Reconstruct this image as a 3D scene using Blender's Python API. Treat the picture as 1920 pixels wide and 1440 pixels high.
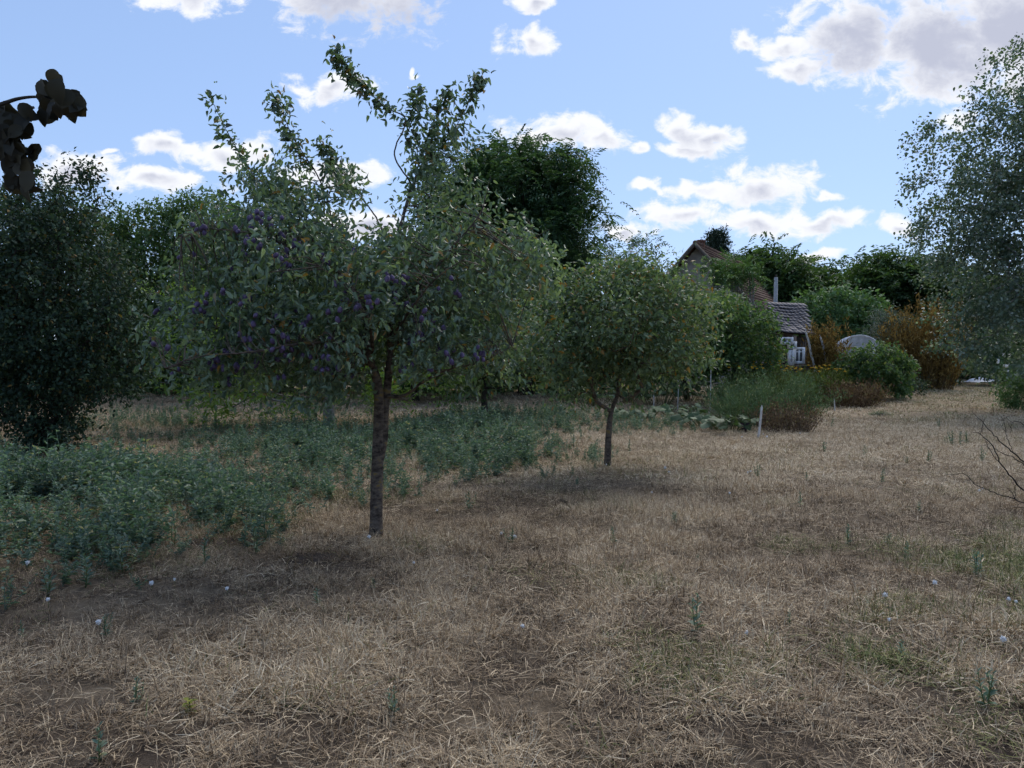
import bpy, math, random
import numpy as np

for _o in list(bpy.data.objects):
    bpy.data.objects.remove(_o)
SC = bpy.context.scene
COL = SC.collection
R = math.radians
rng = np.random.default_rng(11)
random.seed(11)

# ------------------------------------------------------------------ camera
CAM_H, FPX, HOR = 1.6, 1443.0, 655.0            # eye height; focal length and horizon in photo pixels
PITCH = math.atan((720.0 - HOR) / FPX)
cam = bpy.data.cameras.new('camera')
cam.sensor_width = 36.0
cam.lens = 36.0 * FPX / 1920.0
cam.clip_start, cam.clip_end = 0.05, 3000.0
camo = bpy.data.objects.new('camera', cam)
COL.objects.link(camo)
camo.location = (0, 0, CAM_H)
camo.rotation_euler = (R(90) - PITCH, 0, 0)
SC.camera = camo
CP, SP = math.cos(PITCH), math.sin(PITCH)


def ray(px, py):
    x, u = (px - 960.0) / FPX, (720.0 - py) / FPX
    return np.array([x, CP + u * SP, -SP + u * CP])


def at(px, py, Y):                               # point on the plane y = Y seen at a photo pixel
    d = ray(px, py)
    return np.array([0, 0, CAM_H]) + d * (Y / d[1])


def G(px, py):                                   # point of flat ground seen at a photo pixel
    d = ray(px, py)
    return np.array([0, 0, CAM_H]) + d * (-CAM_H / d[2])


def to_px(P):                                    # world points -> photo pixels
    P = np.asarray(P, float)
    v = P - np.array([0, 0, CAM_H])
    f = v[..., 1] * CP - v[..., 2] * SP
    u = v[..., 1] * SP + v[..., 2] * CP
    return 960 + FPX * v[..., 0] / f, 720 - FPX * u / f


# ------------------------------------------------------------------ world: blue sky with fair-weather clouds
SUN_EL, SUN_AZ = R(47), R(28)                    # the sun stands ahead, to the right, behind the big cloud
W = bpy.data.worlds.new('World')
SC.world = W
W.use_nodes = True
nt = W.node_tree
nt.nodes.clear()


def wn(kind, **kw):
    n = nt.nodes.new(kind)
    for k, v in kw.items():
        setattr(n, k, v)
    return n


def wset(n, i, v):
    if hasattr(v, 'links') or isinstance(v, bpy.types.NodeSocket):
        nt.links.new(v, n.inputs[i])
    else:
        n.inputs[i].default_value = v


def wm(op, a, b=0.0, c=0.0, clamp=False):
    n = wn('ShaderNodeMath', operation=op, use_clamp=clamp)
    wset(n, 0, a); wset(n, 1, b); wset(n, 2, c)
    return n.outputs[0]


def wv(op, a, b=(0, 0, 0), c=(0, 0, 0)):
    n = wn('ShaderNodeVectorMath', operation=op)
    wset(n, 0, a); wset(n, 1, b)
    if op == 'MULTIPLY_ADD':
        wset(n, 2, c)
    return n.outputs['Value'] if op in ('LENGTH', 'DOT_PRODUCT') else n.outputs[0]


def wsm(x, lo, hi):
    n = wn('ShaderNodeMapRange', interpolation_type='SMOOTHSTEP')
    wset(n, 0, x); wset(n, 1, lo); wset(n, 2, hi); wset(n, 3, 0.0); wset(n, 4, 1.0)
    return n.outputs[0]


def wmix(f, a, b):
    n = wn('ShaderNodeMix', data_type='RGBA')
    wset(n, 0, f); wset(n, 6, a); wset(n, 7, b)
    return n.outputs[2]


def wnoise(vec, scale, detail, rough, dist=0.0):
    n = wn('ShaderNodeTexNoise', noise_dimensions='2D')
    wset(n, 'Vector', vec)
    n.inputs['Scale'].default_value = scale
    n.inputs['Detail'].default_value = detail
    n.inputs['Roughness'].default_value = rough
    n.inputs['Distortion'].default_value = dist
    return n


sky = wn('ShaderNodeTexSky', sky_type='NISHITA')
sky.sun_disc = False
sky.sun_elevation = SUN_EL
sky.sun_rotation = SUN_AZ
sky.altitude = 100
sky.air_density = 1.0
sky.dust_density = 0.35
sky.ozone_density = 2.2
SKY_STRENGTH = 0.15
# the phone's tone curve flattens the sky's range: one power law and tint over the whole dome
sc0 = wv('MULTIPLY', sky.outputs[0], (SKY_STRENGTH,) * 3)
gm = wn('ShaderNodeGamma')
gm.inputs['Gamma'].default_value = 0.42
nt.links.new(sc0, gm.inputs['Color'])
SKY_TINT = (0.329, 0.406, 0.551)
sky_c = wv('MULTIPLY', gm.outputs[0], tuple(t / SKY_STRENGTH for t in SKY_TINT))

tc = wn('ShaderNodeTexCoord')
D = tc.outputs['Generated']
sep = wn('ShaderNodeSeparateXYZ')
nt.links.new(D, sep.inputs[0])
dx, dy, dz = sep.outputs
ysafe = wm('MAXIMUM', dy, 0.05)
cu = wm('DIVIDE', dx, ysafe)
cv = wm('DIVIDE', dz, ysafe)
comb = wn('ShaderNodeCombineXYZ')
wset(comb, 0, cu); wset(comb, 1, cv)
UV = comb.outputs[0]

CLOUD_LIT = (3.59, 3.66, 3.85, 1)                   # in the units of the sky texture (times SKY_STRENGTH)
CLOUD_SHADE = (2.00, 2.11, 2.59, 1)

# clouds over the garden: (px, py, rx, ry, underside) of each heap
HEAPS = [
    (360, -14, 108, 40, .2), (665, -38, 176, 96, .55), (985, 3, 32, 18, 1), (1075, -2, 20, 12, 1),
    (1000, 80, 46, 30, 1), (622, 166, 92, 30, .9), (560, 166, 40, 12, 1), (776, 136, 22, 8, 1), (768, 128, 10, 14, 1),
    (1040, 243, 112, 38, .9), (1130, 256, 70, 24, 1), (1186, 282, 24, 17, 1),
    (1290, 245, 46, 34, .9), (1330, 262, 50, 22, 1), (1290, 284, 84, 15, 1),
    (1430, 346, 112, 42, .9), (1300, 352, 90, 20, .9), (1556, 368, 44, 14, 1), (1205, 352, 30, 8, 1),
    (1290, 396, 96, 32, .9), (1420, 414, 130, 28, .8), (1540, 420, 96, 26, .8), (1672, 424, 62, 20, 1),
    (1600, 66, 128, 92, .0), (1760, 92, 190, 118, .0), (1930, 60, 210, 130, .0),
    (1405, 82, 32, 26, 1), (1466, 88, 48, 22, 1), (1492, 126, 50, 22, 1), (1812, 232, 62, 34, .8),
    (318, 270, 56, 32, .8), (420, 284, 104, 34, .8), (312, 338, 108, 26, .9), (132, 312, 100, 34, .9),
    (196, 283, 24, 8, 1), (640, 330, 100, 30, .9), (690, 420, 110, 40, .9), (1190, 432, 50, 18, 1), (1516, 488, 46, 14, 1),
]
warp = wnoise(UV, 11.0, 3.0, 0.55)
UVw = wv('MULTIPLY_ADD', wv('SUBTRACT', warp.outputs['Color'], (.5, .5, .5)), (.075, .05, 0), UV)
dens = core = None
for (px, py, rx, ry, und) in HEAPS:
    d = ray(px, py)
    u0, v0 = d[0] / d[1], d[2] / d[1]
    ru, rv = rx / FPX, ry / FPX
    L = wv('MULTIPLY_ADD', UVw, (1 / ru, 1 / rv, 0), (-u0 / ru, -v0 / rv, 0))
    ln = wv('LENGTH', L)
    di = wm('SUBTRACT', 1.0, ln)
    ci = wm('SUBTRACT', wv('DOT_PRODUCT', L, (0.12, -0.55 * und, 0)), ln)
    ci = wm('MULTIPLY_ADD', ci, 1.0, min(1.0, (ry / 70.0) ** .6))
    dens = di if dens is None else wm('MAXIMUM', dens, di)
    core = ci if core is None else wm('MAXIMUM', core, ci)
UVs = wv('MULTIPLY', UV, (1.0, 1.45, 1))
fb = wnoise(UVs, 24.0, 7.0, 0.64, 0.25)
fb2 = wnoise(UVs, 9.0, 5.0, 0.55, 0.1)
nf = wm('SUBTRACT', fb.outputs['Fac'], 0.5)
nf2 = wm('SUBTRACT', fb2.outputs['Fac'], 0.5)
dd = wm('ADD', wm('MULTIPLY_ADD', nf, 1.9, dens), wm('MULTIPLY', nf2, 0.8))
alpha = wsm(dd, -0.12, 0.46)
cc = wm('ADD', wm('MULTIPLY_ADD', nf2, 1.3, core), wm('MULTIPLY', nf, 0.7))
grey = wsm(cc, 0.05, 0.85)
ccol = wmix(grey, CLOUD_LIT, CLOUD_SHADE)
window_sky = wmix(alpha, sky_c, ccol)

# the same kind of heaps everywhere else in the sky
zs = wm('ADD', wm('MAXIMUM', dz, 0.0), 0.18)
pl = wn('ShaderNodeCombineXYZ')
wset(pl, 0, wm('DIVIDE', dx, zs)); wset(pl, 1, wm('DIVIDE', dy, zs)); wset(pl, 2, 3.7)
g1 = wnoise(pl.outputs[0], 1.5, 3.0, 0.58)
inside = wm('MULTIPLY', wsm(wm('ABSOLUTE', cu), 1.05, 0.86), wm('MULTIPLY', wsm(cv, 0.72, 0.56), wsm(dy, 0.05, 0.3)))
gd = wm('MULTIPLY_ADD', inside, -0.5, g1.outputs['Fac'])
ga = wm('MULTIPLY', wsm(gd, 0.56, 0.66), wsm(dz, 0.0, 0.06))
gcol = wmix(wsm(gd, 0.62, 0.74), CLOUD_LIT, CLOUD_SHADE)
outer_sky = wmix(ga, sky_c, gcol)

inwin = wm('MULTIPLY', wm('LESS_THAN', wm('ABSOLUTE', cu), 0.86), wm('MULTIPLY', wm('LESS_THAN', cv, 0.56), wm('GREATER_THAN', dz, 0.02)))
inwin = wm('MULTIPLY', inwin, wm('GREATER_THAN', dy, 0.3))
bg1 = wn('ShaderNodeBackground'); bg2 = wn('ShaderNodeBackground')
for b, c in ((bg1, outer_sky), (bg2, window_sky)):
    wset(b, 0, c)
    b.inputs[1].default_value = SKY_STRENGTH
mx = wn('ShaderNodeMixShader')
wset(mx, 0, inwin); wset(mx, 1, bg1.outputs[0]); wset(mx, 2, bg2.outputs[0])
wo = wn('ShaderNodeOutputWorld')
nt.links.new(mx.outputs[0], wo.inputs[0])
W.cycles.sampling_method = 'MANUAL'
W.cycles.sample_map_resolution = 512

# ------------------------------------------------------------------ sun veiled by the cloud, exposure
sun = bpy.data.lights.new('sun', 'SUN')
sun.energy = 1.5
sun.angle = R(48)
sun.color = (1.0, 0.93, 0.82)
suno = bpy.data.objects.new('sun', sun)
COL.objects.link(suno)
suno.location = (10, 20, 30)
suno.rotation_euler = (R(90) - SUN_EL, 0, math.pi - SUN_AZ)
SC.view_settings.view_transform = 'Standard'
SC.view_settings.look = 'None'
SC.view_settings.gamma = 1.0
SC.view_settings.use_curve_mapping = False
SC.view_settings.exposure = 0.88
SC.cycles.use_adaptive_sampling = True
SC.cycles.adaptive_threshold = 0.04
SC.cycles.max_bounces = 6
SC.cycles.diffuse_bounces = 4
SC.cycles.glossy_bounces = 2
SC.cycles.transmission_bounces = 3
SC.cycles.transparent_max_bounces = 8
SC.cycles.caustics_reflective = False
SC.cycles.caustics_refractive = False

# ------------------------------------------------------------------ helpers
def tag(o, label=None, cat=None, group=None, kind=None):
    if label: o['label'] = label
    if cat: o['category'] = cat
    if group: o['group'] = group
    if kind: o['kind'] = kind
    return o


def empty(name, loc, rz=0.0):
    o = bpy.data.objects.new(name, None)
    COL.objects.link(o)
    o.location = tuple(float(v) for v in loc)
    o.rotation_euler = (0, 0, rz)
    o.empty_display_size = 0.2
    return o


def link(name, me, mat=None, parent=None, loc=None):
    o = bpy.data.objects.new(name, me)
    if mat is not None and not me.materials:
        me.materials.append(mat)
    COL.objects.link(o)
    if parent is not None:
        o.parent = parent
    if loc is not None:
        o.location = tuple(float(v) for v in loc)
    return o


def np_mesh(name, V, faces, rnd=None, smooth=False):
    """mesh from an (n,3) array and a list of (m,k) index arrays; rnd = per-vertex float attribute"""
    V = np.ascontiguousarray(V, np.float32)
    if isinstance(faces, np.ndarray):
        faces = [faces]
    faces = [f for f in faces if len(f)]
    me = bpy.data.meshes.new(name)
    me.vertices.add(len(V))
    me.vertices.foreach_set('co', V.ravel())
    tot = np.concatenate([np.full(len(f), f.shape[1], np.int32) for f in faces])
    idx = np.concatenate([f.ravel() for f in faces]).astype(np.int32)
    me.loops.add(len(idx))
    me.loops.foreach_set('vertex_index', idx)
    me.polygons.add(len(tot))
    st = np.zeros(len(tot), np.int32)
    st[1:] = np.cumsum(tot)[:-1]
    me.polygons.foreach_set('loop_start', st)
    if smooth:
        me.polygons.foreach_set('use_smooth', np.ones(len(tot), bool))
    if rnd is not None:
        a = me.attributes.new('rnd', 'FLOAT', 'POINT')
        a.data.foreach_set('value', np.ascontiguousarray(rnd, np.float32))
    me.update()
    me.validate()
    return me


class MB:
    """collects pieces into one mesh"""
    def __init__(s):
        s.V, s.F, s.R, s.n = [], {}, [], 0

    def add(s, V, F, r=0.5):
        V = np.asarray(V, float)
        for f in (F if isinstance(F, list) else [F]):
            f = np.asarray(f, int)
            if len(f):
                s.F.setdefault(f.shape[1], []).append(f + s.n)
        s.V.append(V)
        s.R.append(np.full(len(V), r) if np.isscalar(r) else np.asarray(r))
        s.n += len(V)

    def box(s, c, d, rot=None, r=0.5, bev=0.0):
        c, d = np.asarray(c, float), np.asarray(d, float) / 2
        q = np.array([[i, j, k] for i in (-1, 1) for j in (-1, 1) for k in (-1, 1)], float) * d
        if rot is not None:
            q = q @ np.asarray(rot).T
        s.add(q + c, np.array([[0, 1, 3, 2], [4, 6, 7, 5], [0, 4, 5, 1], [2, 3, 7, 6], [0, 2, 6, 4], [1, 5, 7, 3]]), r)

    def tube(s, P, rad, k=6, r=0.5, cap=True):
        V, F = tube_vf(P, rad, k, cap)
        s.add(V, F, r)

    def mesh(s, name, smooth=False):
        return np_mesh(name, np.concatenate(s.V), [np.concatenate(v) for v in s.F.values()], np.concatenate(s.R), smooth)

    def build(s, name, mat, parent=None, smooth=False, loc=None):
        return link(name, s.mesh(name, smooth), mat, parent, loc)


def unit(v):
    v = np.asarray(v, float)
    return v / np.maximum(np.linalg.norm(v, axis=-1, keepdims=True), 1e-9)


def tube_vf(P, rad, k=6, cap=True, flat=1.0):
    P = np.asarray(P, float)
    n = len(P)
    rad = np.broadcast_to(np.asarray(rad, float), (n,))
    T = unit(np.gradient(P, axis=0))
    ref = np.array([0.0, 0.0, 1.0]) if abs(T[0][2]) < 0.8 else np.array([1.0, 0.0, 0.0])
    u = unit(np.cross(T[0], ref))
    rings = []
    ang = np.linspace(0, 2 * math.pi, k, endpoint=False)
    for i in range(n):
        u = unit(u - T[i] * np.dot(u, T[i]))
        w = np.cross(T[i], u)
        rings.append(P[i] + rad[i] * (np.cos(ang)[:, None] * u + np.sin(ang)[:, None] * w))
    V = np.concatenate(rings)
    a = np.arange(k)
    b = (a + 1) % k
    F = np.concatenate([np.stack([i * k + a, i * k + b, (i + 1) * k + b, (i + 1) * k + a], 1) for i in range(n - 1)])
    Fs = [F]
    if cap:
        V = np.concatenate([V, P[:1], P[-1:] + T[-1:] * rad[-1]])
        c0, c1 = n * k, n * k + 1
        Fs.append(np.concatenate([np.stack([b, a, np.full(k, c0)], 1), np.stack([(n - 1) * k + a, (n - 1) * k + b, np.full(k, c1)], 1)]))
    return V, Fs


def smooth_path(P, n=24):
    """Catmull-Rom through control points"""
    P = np.asarray(P, float)
    if len(P) < 3:
        t = np.linspace(0, 1, n)[:, None]
        return P[0] * (1 - t) + P[-1] * t
    Q = np.concatenate([[2 * P[0] - P[1]], P, [2 * P[-1] - P[-2]]])
    out = []
    for s in np.linspace(0, len(P) - 1 - 1e-6, n):
        i = int(s); t = s - i
        p0, p1, p2, p3 = Q[i:i + 4]
        out.append(0.5 * (2 * p1 + (p2 - p0) * t + (2 * p0 - 5 * p1 + 4 * p2 - p3) * t * t + (3 * p1 - p0 - 3 * p2 + p3) * t ** 3))
    return np.array(out)


# ---- value noise for placement maps
def vnoise(x, y, seed=0):
    xi, yi = np.floor(x).astype(int), np.floor(y).astype(int)
    xf, yf = x - xi, y - yi

    def h(a, b):
        n = (a * 374761393 + b * 668265263 + seed * 974634777) & 0x7fffffff
        n = ((n ^ (n >> 13)) * 1274126177) & 0x7fffffff
        return ((n ^ (n >> 16)) & 0xffff) / 65535.0
    sx, sy = xf * xf * (3 - 2 * xf), yf * yf * (3 - 2 * yf)
    return (h(xi, yi) * (1 - sx) + h(xi + 1, yi) * sx) * (1 - sy) + (h(xi, yi + 1) * (1 - sx) + h(xi + 1, yi + 1) * sx) * sy


def fbm(x, y, seed=0, o=4):
    s, a, t = 0, .5, 0
    for i in range(o):
        s = s + a * vnoise(x * 2 ** i, y * 2 ** i, seed + i); t += a; a *= .5
    return s / t


# ---- materials
def mat_new(name):
    m = bpy.data.materials.new(name)
    m.use_nodes = True
    n = m.node_tree
    n.nodes.clear()
    out = n.nodes.new('ShaderNodeOutputMaterial')
    b = n.nodes.new('ShaderNodeBsdfPrincipled')
    n.links.new(b.outputs[0], out.inputs[0])
    return m, n, b, out


def ramp(n, fac, stops):
    r = n.nodes.new('ShaderNodeValToRGB')
    el = r.color_ramp.elements
    while len(el) < len(stops):
        el.new(0.5)
    for e, (p, c) in zip(el, stops):
        e.position = p
        e.color = (*c, 1)
    n.links.new(fac, r.inputs[0])
    return r.outputs[0]


def leaf_mat(name, stops, trans=0.25, rough=0.5, spec=0.35, tcol=None, src='rnd'):
    """two-sided leaf: colour picked per leaf, a glossy skin and some light let through"""
    m, n, b, out = mat_new(name)
    if src == 'rnd':
        a = n.nodes.new('ShaderNodeAttribute'); a.attribute_name = 'rnd'
        fac = a.outputs['Fac']
    else:
        a = n.nodes.new('ShaderNodeObjectInfo'); fac = a.outputs['Random']
    c = ramp(n, fac, stops)
    n.links.new(c, b.inputs['Base Color'])
    b.inputs['Roughness'].default_value = rough
    b.inputs['Specular IOR Level'].default_value = spec
    if trans > 0:
        t = n.nodes.new('ShaderNodeBsdfTranslucent')
        h = n.nodes.new('ShaderNodeMix'); h.data_type = 'RGBA'; h.blend_type = 'MULTIPLY'
        h.inputs[0].default_value = 1.0
        n.links.new(c, h.inputs[6]); h.inputs[7].default_value = (*(tcol or (1.5, 1.6, .7)), 1)
        n.links.new(h.outputs[2], t.inputs[0])
        x = n.nodes.new('ShaderNodeMixShader'); x.inputs[0].default_value = trans
        n.links.new(b.outputs[0], x.inputs[1]); n.links.new(t.outputs[0], x.inputs[2])
        n.links.new(x.outputs[0], out.inputs[0])
    return m


def tex_noise(n, scale, detail=5, rough=.6, vec=None, dist=0):
    t = n.nodes.new('ShaderNodeTexNoise')
    t.inputs['Scale'].default_value = scale
    t.inputs['Detail'].default_value = detail
    t.inputs['Roughness'].default_value = rough
    t.inputs['Distortion'].default_value = dist
    if vec is not None:
        n.links.new(vec, t.inputs['Vector'])
    return t.outputs['Fac']


def bump(n, h, b, dist=.02, strength=.6):
    k = n.nodes.new('ShaderNodeBump')
    k.inputs['Distance'].default_value = dist
    k.inputs['Strength'].default_value = strength
    n.links.new(h, k.inputs['Height'])
    n.links.new(k.outputs[0], b.inputs['Normal'])


def obj_coord(n, scale=(1, 1, 1)):
    t = n.nodes.new('ShaderNodeTexCoord')
    m = n.nodes.new('ShaderNodeMapping')
    m.inputs['Scale'].default_value = scale
    n.links.new(t.outputs['Object'], m.inputs[0])
    return m.outputs[0]


def surf_mat(name, stops, scale=8, rough=.85, bdist=.01, bstr=.5, stretch=(1, 1, 1), spec=.25, detail=6):
    m, n, b, out = mat_new(name)
    v = obj_coord(n, stretch)
    f = tex_noise(n, scale, detail, .62, v)
    n.links.new(ramp(n, f, stops), b.inputs['Base Color'])
    b.inputs['Roughness'].default_value = rough
    b.inputs['Specular IOR Level'].default_value = spec
    bump(n, f, b, bdist, bstr)
    return m


def bark_mat(name, stops, ring=5.0):
    """bark: streaks round the stem, blotches of lichen"""
    m, n, b, out = mat_new(name)
    v = obj_coord(n, (16, 16, 30))
    v2 = obj_coord(n, (1, 1, 1))
    f = tex_noise(n, 1.0, 6, .6, v)
    g = tex_noise(n, 7.0, 4, .6, v2)
    mx = n.nodes.new('ShaderNodeMath'); mx.operation = 'MULTIPLY_ADD'
    n.links.new(f, mx.inputs[0]); mx.inputs[1].default_value = .6
    ad = n.nodes.new('ShaderNodeMath'); ad.operation = 'MULTIPLY'
    n.links.new(g, ad.inputs[0]); ad.inputs[1].default_value = .4
    n.links.new(ad.outputs[0], mx.inputs[2])
    n.links.new(ramp(n, mx.outputs[0], stops), b.inputs['Base Color'])
    b.inputs['Roughness'].default_value = .9
    b.inputs['Specular IOR Level'].default_value = .2
    bump(n, f, b, .012, .9)
    return m


# ---- leaves
def leaf_arrays(pos, axis, nrm, length, width, kind='d', curl=.15, fold=.25):
    n = len(pos)
    axis = unit(axis)
    side = unit(np.cross(axis, nrm))
    nrm = np.cross(side, axis)
    Ln = np.broadcast_to(np.asarray(length, float), (n,))[:, None]
    Wd = np.broadcast_to(np.asarray(width, float), (n,))[:, None] / 2
    cr = np.broadcast_to(np.asarray(curl, float), (n,))[:, None]
    up = nrm * Wd * fold * 2
    if kind == 'd':
        V = np.stack([pos, pos + axis * Ln * .45 + side * Wd + up, pos + axis * Ln - nrm * Ln * cr, pos + axis * Ln * .45 - side * Wd + up], 1)
        F = np.array([[0, 1, 2], [0, 2, 3]])
    elif kind == 'e':
        def p(t, w):
            return pos + axis * Ln * t - nrm * Ln * cr * t * t + side * Wd * w + up * (abs(w) - .5)
        V = np.stack([pos, p(.25, .9), p(.62, .85), p(1, 0), p(.62, -.85), p(.25, -.9)], 1)
        F = np.array([[0, 1, 5], [1, 2, 4], [1, 4, 5], [2, 3, 4]])
    else:
        def p(t, w, f=1.0):
            return pos + axis * Ln * t - nrm * Ln * cr * t * t + side * Wd * w + up * abs(w) * f
        V = np.stack([pos, p(.28, .9), p(.62, .82), p(1, 0), p(.62, -.82), p(.28, -.9), p(.28, 0), p(.62, 0)], 1)
        F = np.array([[0, 1, 6], [1, 2, 7], [1, 7, 6], [2, 3, 7], [0, 6, 5], [6, 7, 4], [6, 4, 5], [7, 3, 4]])
    k = V.shape[1]
    FF = (F[None] + (np.arange(n) * k)[:, None, None]).reshape(-1, 3)
    return V.reshape(-1, 3), FF, k


def leaves_mesh(name, pos, axis, nrm, length, width, kind='d', curl=.15, fold=.25, rnd=None):
    V, F, k = leaf_arrays(pos, axis, nrm, length, width, kind, curl, fold)
    if rnd is None:
        rnd = rng.random(len(pos))
    return np_mesh(name, V, F, np.repeat(rnd, k))


def rdir(n):
    return unit(rng.normal(size=(n, 3)))


# ---- branch skeletons
def grow(trunk, attract, back=0.12, seg=.35, jit=.03, up=.35):
    """join every attractor to the nearest bough; returns nodes, parents, index of each attractor's node"""
    N = [np.array(p) for p in trunk]
    par = [-1] + list(range(len(trunk) - 1))
    plen = [0.0]
    for i in range(1, len(N)):
        plen.append(plen[-1] + np.linalg.norm(N[i] - N[i - 1]))
    lo = max(1, int(len(trunk) * .55))
    usable = list(range(lo, len(N)))
    top = N[-1]
    order = np.argsort(np.linalg.norm(attract - top, axis=1))
    tips = np.zeros(len(attract), int)
    NA = np.array(N)[usable]
    UI = np.array(usable)
    PL = np.array(plen)[usable]
    for a in order:
        p = attract[a]
        d = p - NA
        L = np.linalg.norm(d, axis=1)
        cost = L * (1 + up * np.clip(-d[:, 2] / np.maximum(L, 1e-6) + .2, 0, 1)) + back * PL
        j = int(np.argmin(cost))
        i = int(UI[j])
        L = L[j]
        k = max(1, int(L / seg))
        prev = i
        new = []
        side = rng.normal(size=3) * L * .07
        for s in range(1, k + 1):
            t = s / k
            q = N[i] * (1 - t) + p * t + side * math.sin(math.pi * t) + np.array([0, 0, -.10 * L * math.sin(math.pi * t)])
            if s < k:
                q = q + rng.normal(size=3) * jit
            N.append(q); par.append(prev); plen.append(plen[prev] + np.linalg.norm(q - N[prev]))
            prev = len(N) - 1
            new.append(prev)
        tips[a] = prev
        NA = np.concatenate([NA, np.array([N[q] for q in new])])
        UI = np.concatenate([UI, new]); PL = np.concatenate([PL, [plen[q] for q in new]])
    return np.array(N), np.array(par), tips


def branch_mesh(N, par, n_trunk, r_tip=.004, r_max=.08, expo=.5, sides=5, start=None):
    n = len(N)
    w = np.zeros(n)
    kids = [[] for _ in range(n)]
    for i in range(n):
        if par[i] >= 0:
            kids[par[i]].append(i)
    for i in range(n - 1, -1, -1):
        w[i] = max(1.0, sum(w[k] for k in kids[i]))
    rad = np.minimum(r_tip * w ** expo, r_max)
    mb = MB()
    done = set(range(n_trunk))
    for i in range(n):
        for k in kids[i]:
            if k in done:
                continue
            # start a chain here unless it is the heaviest continuation of a chain already drawn
            chain = [i, k]
            done.add(k)
            while kids[chain[-1]]:
                nx = max((q for q in kids[chain[-1]] if q not in done), key=lambda q: w[q], default=None)
                if nx is None:
                    break
                done.add(nx); chain.append(nx)
            P = N[chain]
            rr = rad[chain].copy()
            rr[0] = rr[1]
            s = sides if rr[0] > .012 else 4 if rr[0] > .006 else 3
            mb.tube(P, rr, s, r=rng.random(), cap=False)
    return mb, rad


def shell_points(ells, n, inner=.35):
    """points in a union of ellipsoids ((centre), (radii), weight), towards the outside"""
    w = np.array([e[2] for e in ells], float)
    w /= w.sum()
    idx = rng.choice(len(ells), n, p=w)
    c = np.array([e[0] for e in ells])[idx]
    r = np.array([e[1] for e in ells])[idx]
    d = rdir(n)
    t = inner + (1 - inner) * np.sqrt(rng.random(n))
    return c + d * r * t[:, None], unit(d / r)


def pxell(px, py, rx, ry, Y, ry_depth=None, w=None):
    """ellipsoid of a crown from its outline in the photo, at its distance"""
    c = at(px, py, Y)
    a, b = rx * Y / FPX, ry * Y / FPX
    d = ry_depth if ry_depth is not None else (a + b) / 2
    return (c, np.array([a, d, b]), w if w is not None else a * b * d)


def sprig_leaves(tips, dirs, per, spread, length, width, droop=.3, flat=.6, kind='d', jl=.35, curl=.15, fold=.25, clump=1.0):
    """leaves set along a short twig at every tip"""
    n = len(tips)
    t = rng.random((n, per)) ** .8
    tw = unit(dirs + rdir(n) * .55 + np.array([0, 0, -.15]))
    pos = tips[:, None] + tw[:, None] * (t - .35)[..., None] * spread + rng.normal(size=(n, per, 3)) * spread * .22 * clump
    out = rng.normal(size=(n, per, 3))
    ax = unit(out * .75 + tw[:, None] * .5 + np.array([0, 0, -droop]))
    nr = unit(rng.normal(size=(n, per, 3)) * (1 - flat) + np.array([0, 0, flat]))
    L = length * (1 - jl + 2 * jl * rng.random((n, per)))
    return (pos.reshape(-1, 3), ax.reshape(-1, 3), nr.reshape(-1, 3), L.ravel(), L.ravel() * (width / length))


def make_tree(name, label, cat, base, trunk_pts, r0, ells, n_tips, per, spread, leaf, mats, group=None, droop=.3, flat=.6,
              kind='e', inner=.35, r_tip=.004, seg=.4, up=.35, extra=None, frond=None, back=.12, curl=.15, r_max=None, crown_name='crown'):
    root = empty(name, base)
    tag(root, label, cat, group)
    b = np.asarray(base, float)
    T = smooth_path(trunk_pts, 10)
    A, out = shell_points(ells, n_tips, inner)
    if extra is not None:
        A = np.concatenate([A, extra]); out = np.concatenate([out, unit(extra - T[-1])])
    ok = A[:, 2] > b[2] + .15
    A, out = A[ok], out[ok]
    N, par, tips = grow(T, A, seg=seg, up=up, back=back)
    mbb, rad = branch_mesh(N, par, len(T), r_tip=r_tip, r_max=r_max or r0 * .7)
    tr = r0 * np.linspace(1, .62, len(T)); tr[0] *= 1.25
    mt = MB(); mt.tube(T - b, tr, 9)
    mt.build('trunk', mats[0], root, True)
    for v in mbb.V:
        v -= b
    mbb.build('branches', mats[0], root, True)
    dirs = unit(N[tips] - N[par[tips]] + out * .3)
    if frond is None:
        p, ax, nr, L, Wd = sprig_leaves(A, dirs, per, spread, leaf[0], leaf[1], droop, flat)
        me = leaves_mesh('crown', p - b, ax, nr, L, Wd, kind, curl=curl)
    else:
        me = frond_mesh('crown', A - b, dirs, per, spread, leaf, frond)
    tag(link(crown_name, me, mats[1], root), kind='stuff')
    return root


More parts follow.
